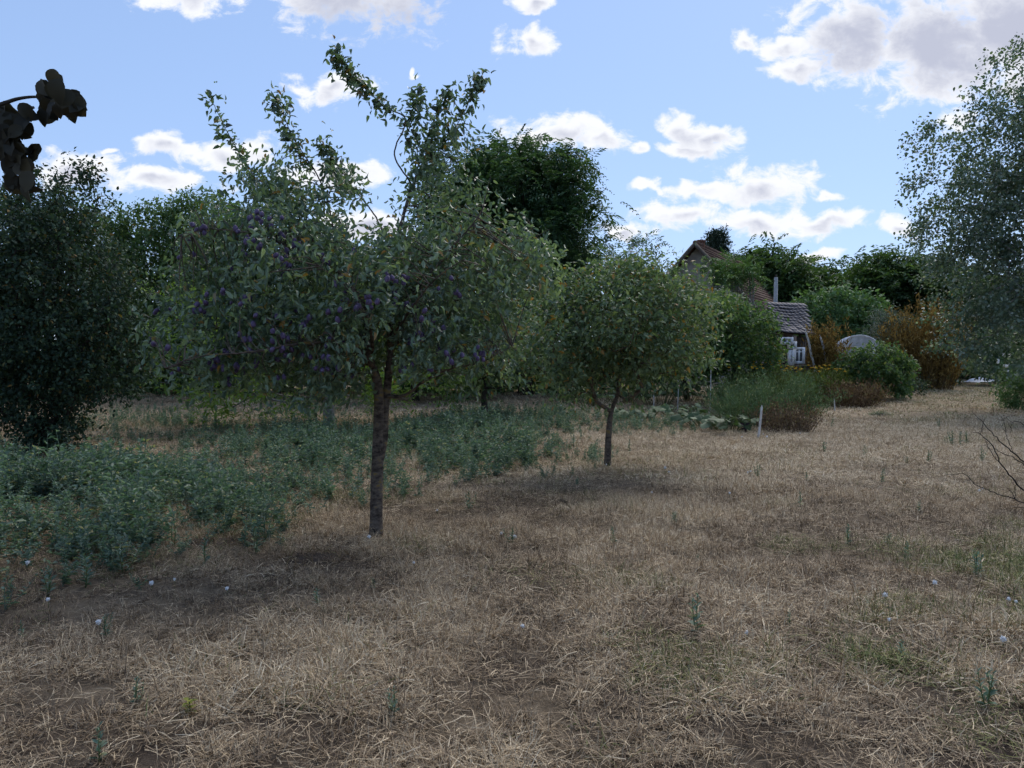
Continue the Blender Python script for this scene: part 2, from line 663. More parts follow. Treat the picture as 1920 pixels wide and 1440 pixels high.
def frond_mesh(name, tips, dirs, per, flen, leaf, pairs):
    """pinnate leaves: arching ribs with paired leaflets"""
    n = len(tips) * per
    base = np.repeat(tips, per, 0) + rng.normal(size=(n, 3)) * flen * .35
    d = unit(np.repeat(dirs, per, 0) * .5 + rng.normal(size=(n, 3)) * .75 + np.array([0, 0, .15]))
    L = flen * (.65 + .7 * rng.random(n))
    side = unit(np.cross(d, np.array([0, 0, 1.0])) + rng.normal(size=(n, 3)) * .25)
    t = np.linspace(.15, 1, pairs)
    drop = .45 * t ** 2
    rib = base[:, None] + d[:, None] * (t * 1.0)[None, :, None] * L[:, None, None] - np.array([0, 0, 1.0]) * (drop[None, :, None] * L[:, None, None])
    P, A, Nn, LL, rr = [], [], [], [], []
    rb = rng.random(n)
    for s in (-1, 1):
        ax = unit(side[:, None] * s + d[:, None] * .45 + rng.normal(size=(n, pairs, 3)) * .15 - np.array([0, 0, .25]))
        P.append(rib.reshape(-1, 3)); A.append(ax.reshape(-1, 3))
        Nn.append(np.tile([0, 0, 1.0], (n * pairs, 1)) + rng.normal(size=(n * pairs, 3)) * .3)
        LL.append(np.tile(leaf[0] * np.sin(np.pi * (.25 + .6 * t)), n) * np.repeat(.8 + .4 * rng.random(n), pairs))
        rr.append(np.repeat(rb, pairs) * .8 + .2 * rng.random(n * pairs))
    P, A, Nn, LL, rr = map(np.concatenate, (P, A, Nn, LL, rr))
    return leaves_mesh(name, P, A, Nn, LL, LL * leaf[1] / leaf[0], 'd', rnd=rr)


# ---- scatter of many copies of one kind of small plant (only for what nobody could count)
def hidden_collection(name, meshes):
    c = bpy.data.collections.new(name)
    for i, me in enumerate(meshes):
        c.objects.link(bpy.data.objects.new(f'{name}_{i:02d}', me))
    return c


def scatter(name, P, rot, scl, idx, attrs, coll, label, cat=None):
    me = bpy.data.meshes.new(name)
    me.vertices.add(len(P))
    me.vertices.foreach_set('co', np.ascontiguousarray(P, np.float32).ravel())
    for k, v, ty in (('rot', rot, 'FLOAT_VECTOR'), ('scl', scl, 'FLOAT_VECTOR'), ('pick', idx, 'INT')):
        a = me.attributes.new(k, ty, 'POINT')
        a.data.foreach_set('vector' if ty == 'FLOAT_VECTOR' else 'value', np.ascontiguousarray(v, np.float32 if ty != 'INT' else np.int32).ravel())
    for k, v in attrs.items():
        a = me.attributes.new(k, 'FLOAT', 'POINT')
        a.data.foreach_set('value', np.ascontiguousarray(v, np.float32))
    o = link(name, me)
    g = bpy.data.node_groups.new(name, 'GeometryNodeTree')
    g.interface.new_socket('Geometry', in_out='INPUT', socket_type='NodeSocketGeometry')
    g.interface.new_socket('Geometry', in_out='OUTPUT', socket_type='NodeSocketGeometry')
    N = g.nodes
    gi, go = N.new('NodeGroupInput'), N.new('NodeGroupOutput')
    mp = N.new('GeometryNodeMeshToPoints')
    ip = N.new('GeometryNodeInstanceOnPoints')
    ci = N.new('GeometryNodeCollectionInfo')
    ci.inputs['Collection'].default_value = coll
    ci.inputs['Separate Children'].default_value = True
    ci.inputs['Reset Children'].default_value = True
    g.links.new(gi.outputs[0], mp.inputs[0])
    g.links.new(mp.outputs[0], ip.inputs['Points'])
    g.links.new(ci.outputs[0], ip.inputs['Instance'])
    ip.inputs['Pick Instance'].default_value = True
    for nm, ty, sock in (('pick', 'INT', 'Instance Index'), ('rot', 'FLOAT_VECTOR', 'Rotation'), ('scl', 'FLOAT_VECTOR', 'Scale')):
        na = N.new('GeometryNodeInputNamedAttribute')
        na.data_type = ty
        na.inputs[0].default_value = nm
        g.links.new(na.outputs[0], ip.inputs[sock])
    g.links.new(ip.outputs[0], go.inputs[0])
    md = o.modifiers.new('scatter', 'NODES')
    md.node_group = g
    tag(o, label, cat, kind='stuff')
    return o

# ------------------------------------------------------------------ ground
def ground_z(x, y):
    return (fbm(np.asarray(x) * .35, np.asarray(y) * .35, 3, 3) - .5) * .16 + (fbm(np.asarray(x) * 2.2, np.asarray(y) * 2.2, 9, 3) - .5) * .05


def make_ground():
    def axis(lo, hi, fine_lo, fine_hi, step, grow_):
        v = list(np.arange(fine_lo, fine_hi + 1e-6, step))
        s = step
        while v[-1] < hi:
            s *= grow_; v.append(v[-1] + s)
        s = step
        while v[0] > lo:
            s *= grow_; v.insert(0, v[0] - s)
        return np.array(v)
    xs = axis(-900, 900, -9, 9, .09, 1.16)
    ys = axis(-600, 1500, 1.5, 14, .09, 1.13)
    X, Y = np.meshgrid(xs, ys)
    Z = ground_z(X, Y) * np.clip(1 - (np.hypot(X, Y) - 60) / 60, 0, 1)
    nx, ny = len(xs), len(ys)
    V = np.stack([X.ravel(), Y.ravel(), Z.ravel()], 1)
    i = (np.arange(ny - 1)[:, None] * nx + np.arange(nx - 1)[None]).ravel()
    F = np.stack([i, i + 1, i + nx + 1, i + nx], 1)
    m, n, b, out = mat_new('dry_soil')
    v = obj_coord(n)
    f1 = tex_noise(n, .55, 5, .6, v)
    f2 = tex_noise(n, 5.0, 6, .65, v, .4)
    f3 = tex_noise(n, 70.0, 6, .75, v)
    a = n.nodes.new('ShaderNodeMath'); a.operation = 'MULTIPLY_ADD'
    n.links.new(f3, a.inputs[0]); a.inputs[1].default_value = .55
    h = n.nodes.new('ShaderNodeMath'); h.operation = 'MULTIPLY'
    n.links.new(f2, h.inputs[0]); h.inputs[1].default_value = .45
    n.links.new(h.outputs[0], a.inputs[2])
    soil = ramp(n, a.outputs[0], [(.30, (.026, .020, .016)), (.48, (.062, .046, .035)), (.60, (.115, .088, .066)), (.75, (.20, .16, .125))])
    straw = ramp(n, a.outputs[0], [(.30, (.10, .076, .05)), (.5, (.28, .215, .14)), (.7, (.45, .36, .24))])
    # straw litter takes over where the stubble is thin and away from the beds
    w = ramp(n, f1, [(.40, (0, 0, 0)), (.66, (.7, .7, .7))])
    # the mown strip beyond the trees is matted with straw
    sp_ = n.nodes.new('ShaderNodeSeparateXYZ'); n.links.new(v, sp_.inputs[0])
    mr = n.nodes.new('ShaderNodeMapRange'); mr.interpolation_type = 'SMOOTHSTEP'
    n.links.new(sp_.outputs[1], mr.inputs[0]); mr.inputs[1].default_value = 7.5; mr.inputs[2].default_value = 12.0; mr.inputs[4].default_value = .85
    mw = n.nodes.new('ShaderNodeMath'); mw.operation = 'MAXIMUM'
    n.links.new(w, mw.inputs[0]); n.links.new(mr.outputs[0], mw.inputs[1]); w = mw.outputs[0]
    mx = n.nodes.new('ShaderNodeMix'); mx.data_type = 'RGBA'
    n.links.new(w, mx.inputs[0]); n.links.new(soil, mx.inputs[6]); n.links.new(straw, mx.inputs[7])
    n.links.new(mx.outputs[2], b.inputs['Base Color'])
    b.inputs['Roughness'].default_value = .95
    b.inputs['Specular IOR Level'].default_value = .1
    bump(n, a.outputs[0], b, .03, .9)
    o = link('ground', np_mesh('ground', V, F, smooth=True), m)
    tag(o, kind='structure')


make_ground()

# ------------------------------------------------------------------ dry stubble grass
def blade_mesh(mb, base, az, lean, L, w, bend, r, segs=3):
    d0 = np.array([math.cos(az) * math.sin(lean), math.sin(az) * math.sin(lean), math.cos(lean)])
    side = np.array([-math.sin(az), math.cos(az), 0])
    tilt = rng.normal() * .4
    side = unit(side + np.array([0, 0, tilt]))
    pts = [np.array(base, float)]
    for i in range(segs):
        d0 = unit(d0 + np.array([math.cos(az) * bend, math.sin(az) * bend, -bend * .55]) + rng.normal(size=3) * .14)
        q = pts[-1] + d0 * L / segs
        q[2] = max(q[2], .004)
        pts.append(q)
    V, F = [], []
    for i in range(segs):
        ww = w * (1 - .75 * i / segs) / 2
        V += [pts[i] - side * ww, pts[i] + side * ww]
    V.append(pts[-1])
    Fq = [[2 * i, 2 * i + 1, 2 * i + 3, 2 * i + 2] for i in range(segs - 1)]
    mb.add(np.array(V), [np.array(Fq), np.array([[2 * segs - 2, 2 * segs - 1, 2 * segs]])], r)


def clump(nb, rad, hmin, hmax, w, leanm, flat=0.25):
    mb = MB()
    for _ in range(nb):
        a, q = rng.random() * 2 * math.pi, rad * math.sqrt(rng.random())
        L = hmin + (hmax - hmin) * rng.random() ** 1.6
        if rng.random() < flat:
            lean = R(78 + 12 * rng.random()); z = .004 + .03 * rng.random(); L *= 1.3
        else:
            lean = abs(rng.normal()) * leanm; z = 0
        az = rng.random() * 2 * math.pi if rng.random() < .5 else a + rng.normal() * .5
        blade_mesh(mb, (q * math.cos(a), q * math.sin(a), z), az, min(lean, 1.5), L, w * (.7 + .6 * rng.random()), .15 + .5 * rng.random() ** 1.5, rng.random())
    return mb


m, n, b, out = mat_new('dry_grass')
a1 = n.nodes.new('ShaderNodeAttribute'); a1.attribute_name = 'rnd'
a2 = n.nodes.new('ShaderNodeAttribute'); a2.attribute_name = 'tint'; a2.attribute_type = 'INSTANCER'
a3 = n.nodes.new('ShaderNodeAttribute'); a3.attribute_name = 'green'; a3.attribute_type = 'INSTANCER'
sm = n.nodes.new('ShaderNodeMath'); sm.operation = 'MULTIPLY_ADD'
n.links.new(a1.outputs['Fac'], sm.inputs[0]); sm.inputs[1].default_value = .55
s2 = n.nodes.new('ShaderNodeMath'); s2.operation = 'MULTIPLY'
n.links.new(a2.outputs['Fac'], s2.inputs[0]); s2.inputs[1].default_value = .45
n.links.new(s2.outputs[0], sm.inputs[2])
dry = ramp(n, sm.outputs[0], [(.10, (.075, .051, .035)), (.33, (.20, .142, .09)), (.55, (.38, .285, .178)), (.78, (.62, .49, .32)), (.97, (.76, .65, .47))])
grn = ramp(n, a1.outputs['Fac'], [(.0, (.07, .10, .03)), (.6, (.17, .19, .06)), (1., (.34, .30, .11))])
gm_ = n.nodes.new('ShaderNodeMath'); gm_.operation = 'GREATER_THAN'
n.links.new(a3.outputs['Fac'], gm_.inputs[0])
fr = n.nodes.new('ShaderNodeMath'); fr.operation = 'FRACT'
fm = n.nodes.new('ShaderNodeMath'); fm.operation = 'MULTIPLY'; fm.inputs[1].default_value = 7.31
n.links.new(a1.outputs['Fac'], fm.inputs[0]); n.links.new(fm.outputs[0], fr.inputs[0]); n.links.new(fr.outputs[0], gm_.inputs[1])
mx = n.nodes.new('ShaderNodeMix'); mx.data_type = 'RGBA'
n.links.new(gm_.outputs[0], mx.inputs[0]); n.links.new(dry, mx.inputs[6]); n.links.new(grn, mx.inputs[7])
n.links.new(mx.outputs[2], b.inputs['Base Color'])
b.inputs['Roughness'].default_value = .7
b.inputs['Specular IOR Level'].default_value = .2
M_GRASS = m


def grass_coll(name, k, *a, **kw):
    ms = []
    for i in range(k):
        me = clump(*a, **kw).mesh(name)
        me.materials.append(M_GRASS)
        ms.append(me)
    return hidden_collection(name, ms)


def weed_cover(px, py, x, y):
    """how thickly herbs grow, 0..1, mapped from the photo's ground plan"""
    def blob(cx, cy, rx, ry, s=1.0):
        return np.clip(1.25 - ((px - cx) / rx) ** 2 - ((py - cy) / ry) ** 2, 0, 1) * s
    w = np.maximum.reduce([
        blob(60, 985, 340, 125), blob(-120, 980, 330, 160), blob(200, 930, 160, 60), blob(440, 930, 190, 95), blob(620, 870, 320, 80), blob(860, 845, 220, 66), blob(960, 800, 200, 40, .7), blob(1050, 870, 130, 40, .45),
        blob(300, 805, 200, 50, .45), blob(1000, 830, 110, 40, .6), blob(520, 795, 250, 35, .3), blob(1180, 795, 240, 26, .5), blob(470, 985, 80, 45, .9)])
    path = np.clip(1.2 - ((px - 335) / 50) ** 2 - ((py - 990) / 45) ** 2, 0, 1)
    w = w * (1 - .8 * path)
    w = w * np.clip(-.15 + 2.3 * fbm(x * 1.3, y * 1.3, 21, 4), 0, 1.1)
    return np.clip(w, 0, 1)


def field(n, y0, y1, spread=.82):
    y = np.sqrt(y0 ** 2 + (y1 ** 2 - y0 ** 2) * rng.random(n))
    x = (rng.random(n) * 2 - 1) * (spread * y + 1.8)
    z = ground_z(x, y)
    px, py = to_px(np.stack([x, y, np.zeros(n)], 1))
    return x, y, z, px, py


def put_grass(name, coll, k, n, y0, y1, s0, s1, label, thin=1.0, soft=0):
    x, y, z, px, py = field(n, y0, y1)
    wc = weed_cover(px, py, x, y)
    patch = np.clip(.5 + 1.7 * (fbm(x * .8 + 5, y * .8, 31, 4) - .5), 0, 1)
    fine = np.clip(.5 + 2.6 * (fbm(x * 3.6, y * 3.6, 37, 3) - .5), 0, 1)
    # bare, mulched brown soil along the edge of the herbs and at the left; pale sward towards the right
    sparse_dark = np.clip(1.15 - ((px - 250) / 560) ** 2 - ((py - 1120) / 95) ** 2, 0, 1)
    sparse_dark = np.maximum(sparse_dark, np.clip(1.1 - ((px - 560) / 300) ** 2 - ((py - 1060) / 70) ** 2, 0, 1) * .9)
    sparse_dark = np.maximum(sparse_dark, np.clip(1.1 - ((px - 1090) / 230) ** 2 - ((py - 925) / 45) ** 2, 0, 1) * .75)  # sparser, darker grass before the foot of the smaller plum tree
    sparse_dark = np.maximum(sparse_dark, np.clip(1.1 - ((px - 150) / 350) ** 2 - ((py - 1270) / 130) ** 2, 0, 1) * .45)
    pale = np.clip(.5 + (px - 1000) / 900, 0, 1) * np.clip((1010 - py) / 160, 0, 1)
    keep = rng.random(n) < np.clip((.06 + 1.6 * fine) * (1 - .62 * sparse_dark) * (1 - .45 * wc) * thin * (.35 + 1.1 * patch) + .6 * pale, .28, 1)
    keep &= ~((np.hypot(x + 1.17, y - 6.6) < .10))
    tint = np.clip(.18 + .80 * patch + .55 * (fine - .5) - .40 * sparse_dark + .42 * pale - .15 * wc + rng.normal(size=n) * .16, 0, 1)
    gz = np.clip((px - 900) / 700, 0, 1) * np.clip((py - 930) / 120, 0, 1)
    farg = np.clip((800 - py) / 50, 0, 1) * np.clip((px - 1450) / 250, 0, 1) * .35
    green = np.clip(1.6 * (fbm(x * 1.3 + 40, y * 1.3, 51, 3) - .52) * (.35 + 1.6 * gz) + .10 * gz + farg + .35 * wc, 0, .85)
    i = np.where(keep)[0]
    s = (s0 + (s1 - s0) * rng.random(len(i))) * (.75 + .5 * patch[i])
    # shorter, scuffed growth in the sparse, darker patches
    s *= 1 - .25 * sparse_dark[i]
    rot = np.stack([rng.normal(size=len(i)) * .08, rng.normal(size=len(i)) * .08, rng.random(len(i)) * 6.283], 1)
    hz = s * (.8 + .5 * rng.random(len(i)))
    scatter(name, np.stack([x[i], y[i], z[i] - .004], 1), rot, np.stack([s, s, hz], 1), rng.integers(0, k, len(i)),
            {'tint': tint[i], 'green': green[i]}, coll, label, 'grass')


C_NEAR = grass_coll('grass_tuft', 14, 30, .06, .04, .15, .0042, .6, flat=.34)
C_MID = grass_coll('grass_sward', 10, 46, .13, .04, .12, .0055, .6, flat=.28)
C_FAR = grass_coll('grass_turf', 8, 60, .34, .05, .13, .014, .65, flat=.25)
put_grass('dry_grass', C_NEAR, 14, 42000, 1.6, 8.6, .75, 1.25, 'short dry straw-coloured grass covering the bare ground around the plum tree')
put_grass('distant_dry_grass', C_MID, 10, 26000, 8.2, 18, .7, 1.2, 'pale dry grass on the open strip behind the plum tree')
put_grass('far_dry_grass', C_FAR, 8, 14000, 17, 42, .6, 1.1, 'pale dry grass on the far strip leading to the garden beds')

# fallen straw lying flat
C_STRAW = grass_coll('straw_litter', 8, 16, .16, .05, .13, .0032, .5, flat=1.0)
x, y, z, px, py = field(7500, 1.8, 11)
i = rng.random(7500) < np.clip(.35 + .8 * fbm(x * 1.1, y * 1.1, 77, 3), 0, 1)
i = np.where(i)[0]
s = .7 + .6 * rng.random(len(i))
scatter('straw_litter', np.stack([x[i], y[i], z[i] + .004], 1), np.stack([0 * s, 0 * s, rng.random(len(i)) * 6.283], 1), np.stack([s, s, s], 1), rng.integers(0, 8, len(i)),
        {'tint': np.clip(.35 + .8 * (fbm(x * .8, y * .8, 31, 3)[i] - .4) + rng.normal(size=len(i)) * .15, 0, 1), 'green': 0 * s}, C_STRAW, 'loose dry straw strewn flat over the ground', 'straw')

# ------------------------------------------------------------------ herb patch
M_HERB = leaf_mat('herb_leaf', [(0, (.066, .108, .086)), (.4, (.108, .168, .132)), (.75, (.152, .218, .168)), (.94, (.22, .28, .20)), (1, (.42, .36, .18))], .3, .55, .3, (1.2, 1.5, .8))
M_STEM = surf_mat('herb_stem', [(.3, (.06, .09, .03)), (.7, (.14, .15, .06))], 20)


def herb(h, stems, leaf, nleaf, spread=.5):
    st, P, A, Nn, LL = MB(), [], [], [], []
    for s in range(stems):
        az = rng.random() * 6.283
        ln = abs(rng.normal()) * spread * .6
        hh = h * (.65 + .5 * rng.random())
        tip = np.array([math.cos(az) * math.sin(ln), math.sin(az) * math.sin(ln), math.cos(ln)]) * hh
        pts = smooth_path([np.zeros(3), tip * .5 + rng.normal(size=3) * .02 * np.array([1, 1, 0]), tip], 5)
        st.tube(pts, np.linspace(.0035, .0012, 5) * h / .3, 3, cap=False)
        k = nleaf
        t = .12 + .88 * rng.random(k) ** .8
        base = np.stack([np.interp(t, np.linspace(0, 1, 5), pts[:, c]) for c in range(3)], 1)
        a = np.arange(k) * 2.4 + rng.random() * 6
        el = .35 + .9 * t * rng.random(k)
        ax = np.stack([np.cos(a) * np.cos(el), np.sin(a) * np.cos(el), np.sin(el) - .15], 1)
        P.append(base); A.append(ax); LL.append(leaf * (1.2 - .65 * t) * (.7 + .5 * rng.random(k)))
        Nn.append(np.tile([0, 0, 1.0], (k, 1)) + rng.normal(size=(k, 3)) * .3)
    P, A, Nn, LL = map(np.concatenate, (P, A, Nn, LL))
    V, F, k = leaf_arrays(P, unit(A), Nn, LL, LL * .48, 'd', .25, .2)
    st.add(V, F, np.repeat(rng.random(len(P)), k))
    return st.mesh('herb')


ms = []
for i in range(12):
    me = herb(.19 + .14 * rng.random(), 3 + i % 4, .058, 13, .8)
    me.materials.append(M_HERB); ms.append(me)
C_HERB = hidden_collection('herb', ms)
x, y, z, px, py = field(34000, 3.2, 24, .9)
wc = weed_cover(px, py, x, y)
near_bed = np.clip(1.3 - ((px - 90) / 330) ** 2 - ((py - 985) / 120) ** 2, 0, 1)          # thickest in the front bed
dense = np.clip(wc ** 1.3 * (.72 + .9 * near_bed), 0, 1)
i = np.where(rng.random(len(x)) < dense * np.clip(1.25 - y * .018, .4, 1))[0]
s = (.45 + .85 * wc[i] * (.35 + 1.1 * rng.random(len(i)) ** 1.5)) * (.7 + .5 * fbm(x[i] * 1.2, y[i] * 1.2, 61, 2))
s *= 1 + .25 * near_bed[i]
rot = np.stack([rng.normal(size=len(i)) * .14, rng.normal(size=len(i)) * .14, rng.random(len(i)) * 6.283], 1)
scatter('herb_patch', np.stack([x[i], y[i], z[i]], 1), rot, np.stack([s, s, s], 1), rng.integers(0, 12, len(i)), {'tint': s}, C_HERB,
        'low blue-green herbs growing thickly left of and behind the plum trunk', 'herbs')

# ------------------------------------------------------------------ trees: shared materials
BARK_PLUM = bark_mat('plum_bark', [(.38, (.026, .020, .016)), (.46, (.070, .055, .044)), (.54, (.125, .102, .082)), (.60, (.17, .12, .045)), (.70, (.23, .15, .045))])
BARK_DARK = bark_mat('dark_bark', [(.3, (.02, .017, .014)), (.55, (.05, .042, .034)), (.75, (.10, .085, .065))])
BARK_PALE = bark_mat('pale_bark', [(.3, (.10, .095, .09)), (.55, (.24, .23, .22)), (.75, (.38, .36, .34))])
L_PLUM = leaf_mat('plum_leaf', [(0, (0.056, 0.092, 0.062)), (.35, (0.095, 0.150, 0.098)), (.7, (0.144, 0.210, 0.138)), (.965, (0.225, 0.294, 0.188)), (.985, (.24, .13, .035)), (1, (.28, .19, .06))], .34, .36, .6)
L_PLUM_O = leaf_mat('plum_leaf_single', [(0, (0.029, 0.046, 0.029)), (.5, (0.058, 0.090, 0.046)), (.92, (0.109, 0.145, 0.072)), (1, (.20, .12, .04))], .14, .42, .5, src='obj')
L_PLUM2 = leaf_mat('second_plum_leaf', [(0, (0.057, 0.094, 0.053)), (.35, (0.099, 0.152, 0.083)), (.68, (0.145, 0.205, 0.113)), (.95, (0.213, 0.265, 0.138)), (.965, (.26, .13, .03)), (1, (.30, .19, .06))], .34, .48, .35)
L_WALNUT = leaf_mat('walnut_leaf', [(0, (.085, .155, .035)), (.5, (.14, .235, .055)), (1, (.21, .31, .085))], .36, .5, .3)
L_DARK = leaf_mat('dark_shrub_leaf', [(0, (0.020, 0.037, 0.026)), (.5, (0.037, 0.067, 0.044)), (.9, (0.060, 0.100, 0.056)), (.97, (0.083, 0.117, 0.049)), (1, (0.189, 0.109, 0.029))], 0.2, .65, .2)
L_MID = leaf_mat('hedge_leaf', [(0, (0.041, 0.078, 0.037)), (.5, (0.075, 0.140, 0.055)), (.9, (0.131, 0.206, 0.078)), (.985, (0.187, 0.224, 0.093)), (1, (.20, .12, .03))], 0.34, .6, .22)
L_LOCUST = leaf_mat('locust_leaf', [(0, (0.029, 0.063, 0.038)), (.5, (0.055, 0.110, 0.059)), (.9, (0.095, 0.169, 0.076)), (1, (0.149, 0.233, 0.095))], 0.3, .5, .35)
L_POPLAR = leaf_mat('poplar_leaf', [(0, (0.051, 0.085, 0.064)), (.5, (0.091, 0.140, 0.101)), (.85, (0.152, 0.213, 0.160)), (1, (0.315, 0.357, 0.336))], 0.3, .42, .5)
L_FAR = leaf_mat('far_tree_leaf', [(0, (0.032, 0.064, 0.032)), (.5, (0.061, 0.112, 0.047)), (1, (0.112, 0.184, 0.072))], 0.32, .6, .22)
L_LIGHT = leaf_mat('light_green_leaf', [(0, (0.058, 0.116, 0.051)), (.5, (0.094, 0.174, 0.072)), (1, (0.145, 0.246, 0.102))], .24, .6, .22)
L_CONIF = leaf_mat('conifer_needle', [(0, (0.023, 0.041, 0.029)), (.5, (0.038, 0.061, 0.041)), (1, (0.065, 0.090, 0.052))], .05, .6, .2)
L_GREY = leaf_mat('grey_shrub_leaf', [(0, (0.065, 0.087, 0.070)), (.5, (0.109, 0.138, 0.109)), (1, (0.174, 0.203, 0.160))], .15, .6, .25)
L_RUST = leaf_mat('rust_twig', [(0, (.10, .070, .026)), (.5, (.21, .145, .048)), (.8, (.30, .21, .07)), (1, (.34, .26, .10))], .25, .8, .1, (1.3, 1.2, .8))
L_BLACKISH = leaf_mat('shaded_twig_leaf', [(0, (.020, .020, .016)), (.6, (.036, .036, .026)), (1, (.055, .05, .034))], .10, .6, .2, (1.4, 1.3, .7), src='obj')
M_PLUM_SKIN = surf_mat('plum_skin', [(.35, (.036, .022, .055)), (.55, (.085, .060, .13)), (.75, (.16, .135, .23))], 30, .55, .0005, .2, spec=.35)

LEAF_SHAPES = []


def fine_leaf(w, curl, fold, wave):
    """one rounded leaf with a folded midrib, a curled tip and a wavy rim; unit length along +Y"""
    t = np.array([0, .06, .18, .34, .52, .70, .85, .95, 1.0])
    hw = w / 2 * np.sin(np.pi * np.clip(t, 0, 1) ** .8) ** .75
    hw[0] = .008; hw[-1] = .004
    zc = -curl * t ** 2
    V, F = [], []
    for i in range(9):
        wv_ = wave * math.sin(i * 2.1)
        V += [[-hw[i], t[i], zc[i] + fold * hw[i] + wv_ * hw[i]], [0, t[i], zc[i]], [hw[i], t[i], zc[i] + fold * hw[i] - wv_ * hw[i]]]
    for i in range(8):
        q = 3 * i
        F += [[q, q + 1, q + 4, q + 3], [q + 1, q + 2, q + 5, q + 4]]
    return np_mesh('leaf', np.array(V), np.array(F), smooth=True)


for q in range(10):
    LEAF_SHAPES.append(fine_leaf(.50 + .16 * rng.random(), .05 + .45 * rng.random(), .15 + .6 * rng.random(), .35 * rng.random()))


from mathutils import Matrix, Vector


def single_leaf(parent, p, axis, nrm, L, mat_meshes):
    a = unit(axis); s = unit(np.cross(a, nrm)); nn = np.cross(s, a)
    o = bpy.data.objects.new('leaf', mat_meshes[rng.integers(len(mat_meshes))])
    COL.objects.link(o)
    o.parent = parent
    M = np.eye(4)
    M[:3, 0], M[:3, 1], M[:3, 2], M[:3, 3] = s * L, a * L, nn * L, p
    o.matrix_basis = Matrix(M.tolist())
    return o


def leaf_variants(mat):
    out = []
    for me in LEAF_SHAPES:
        c = me.copy(); c.materials.clear(); c.materials.append(mat); out.append(c)
    return out


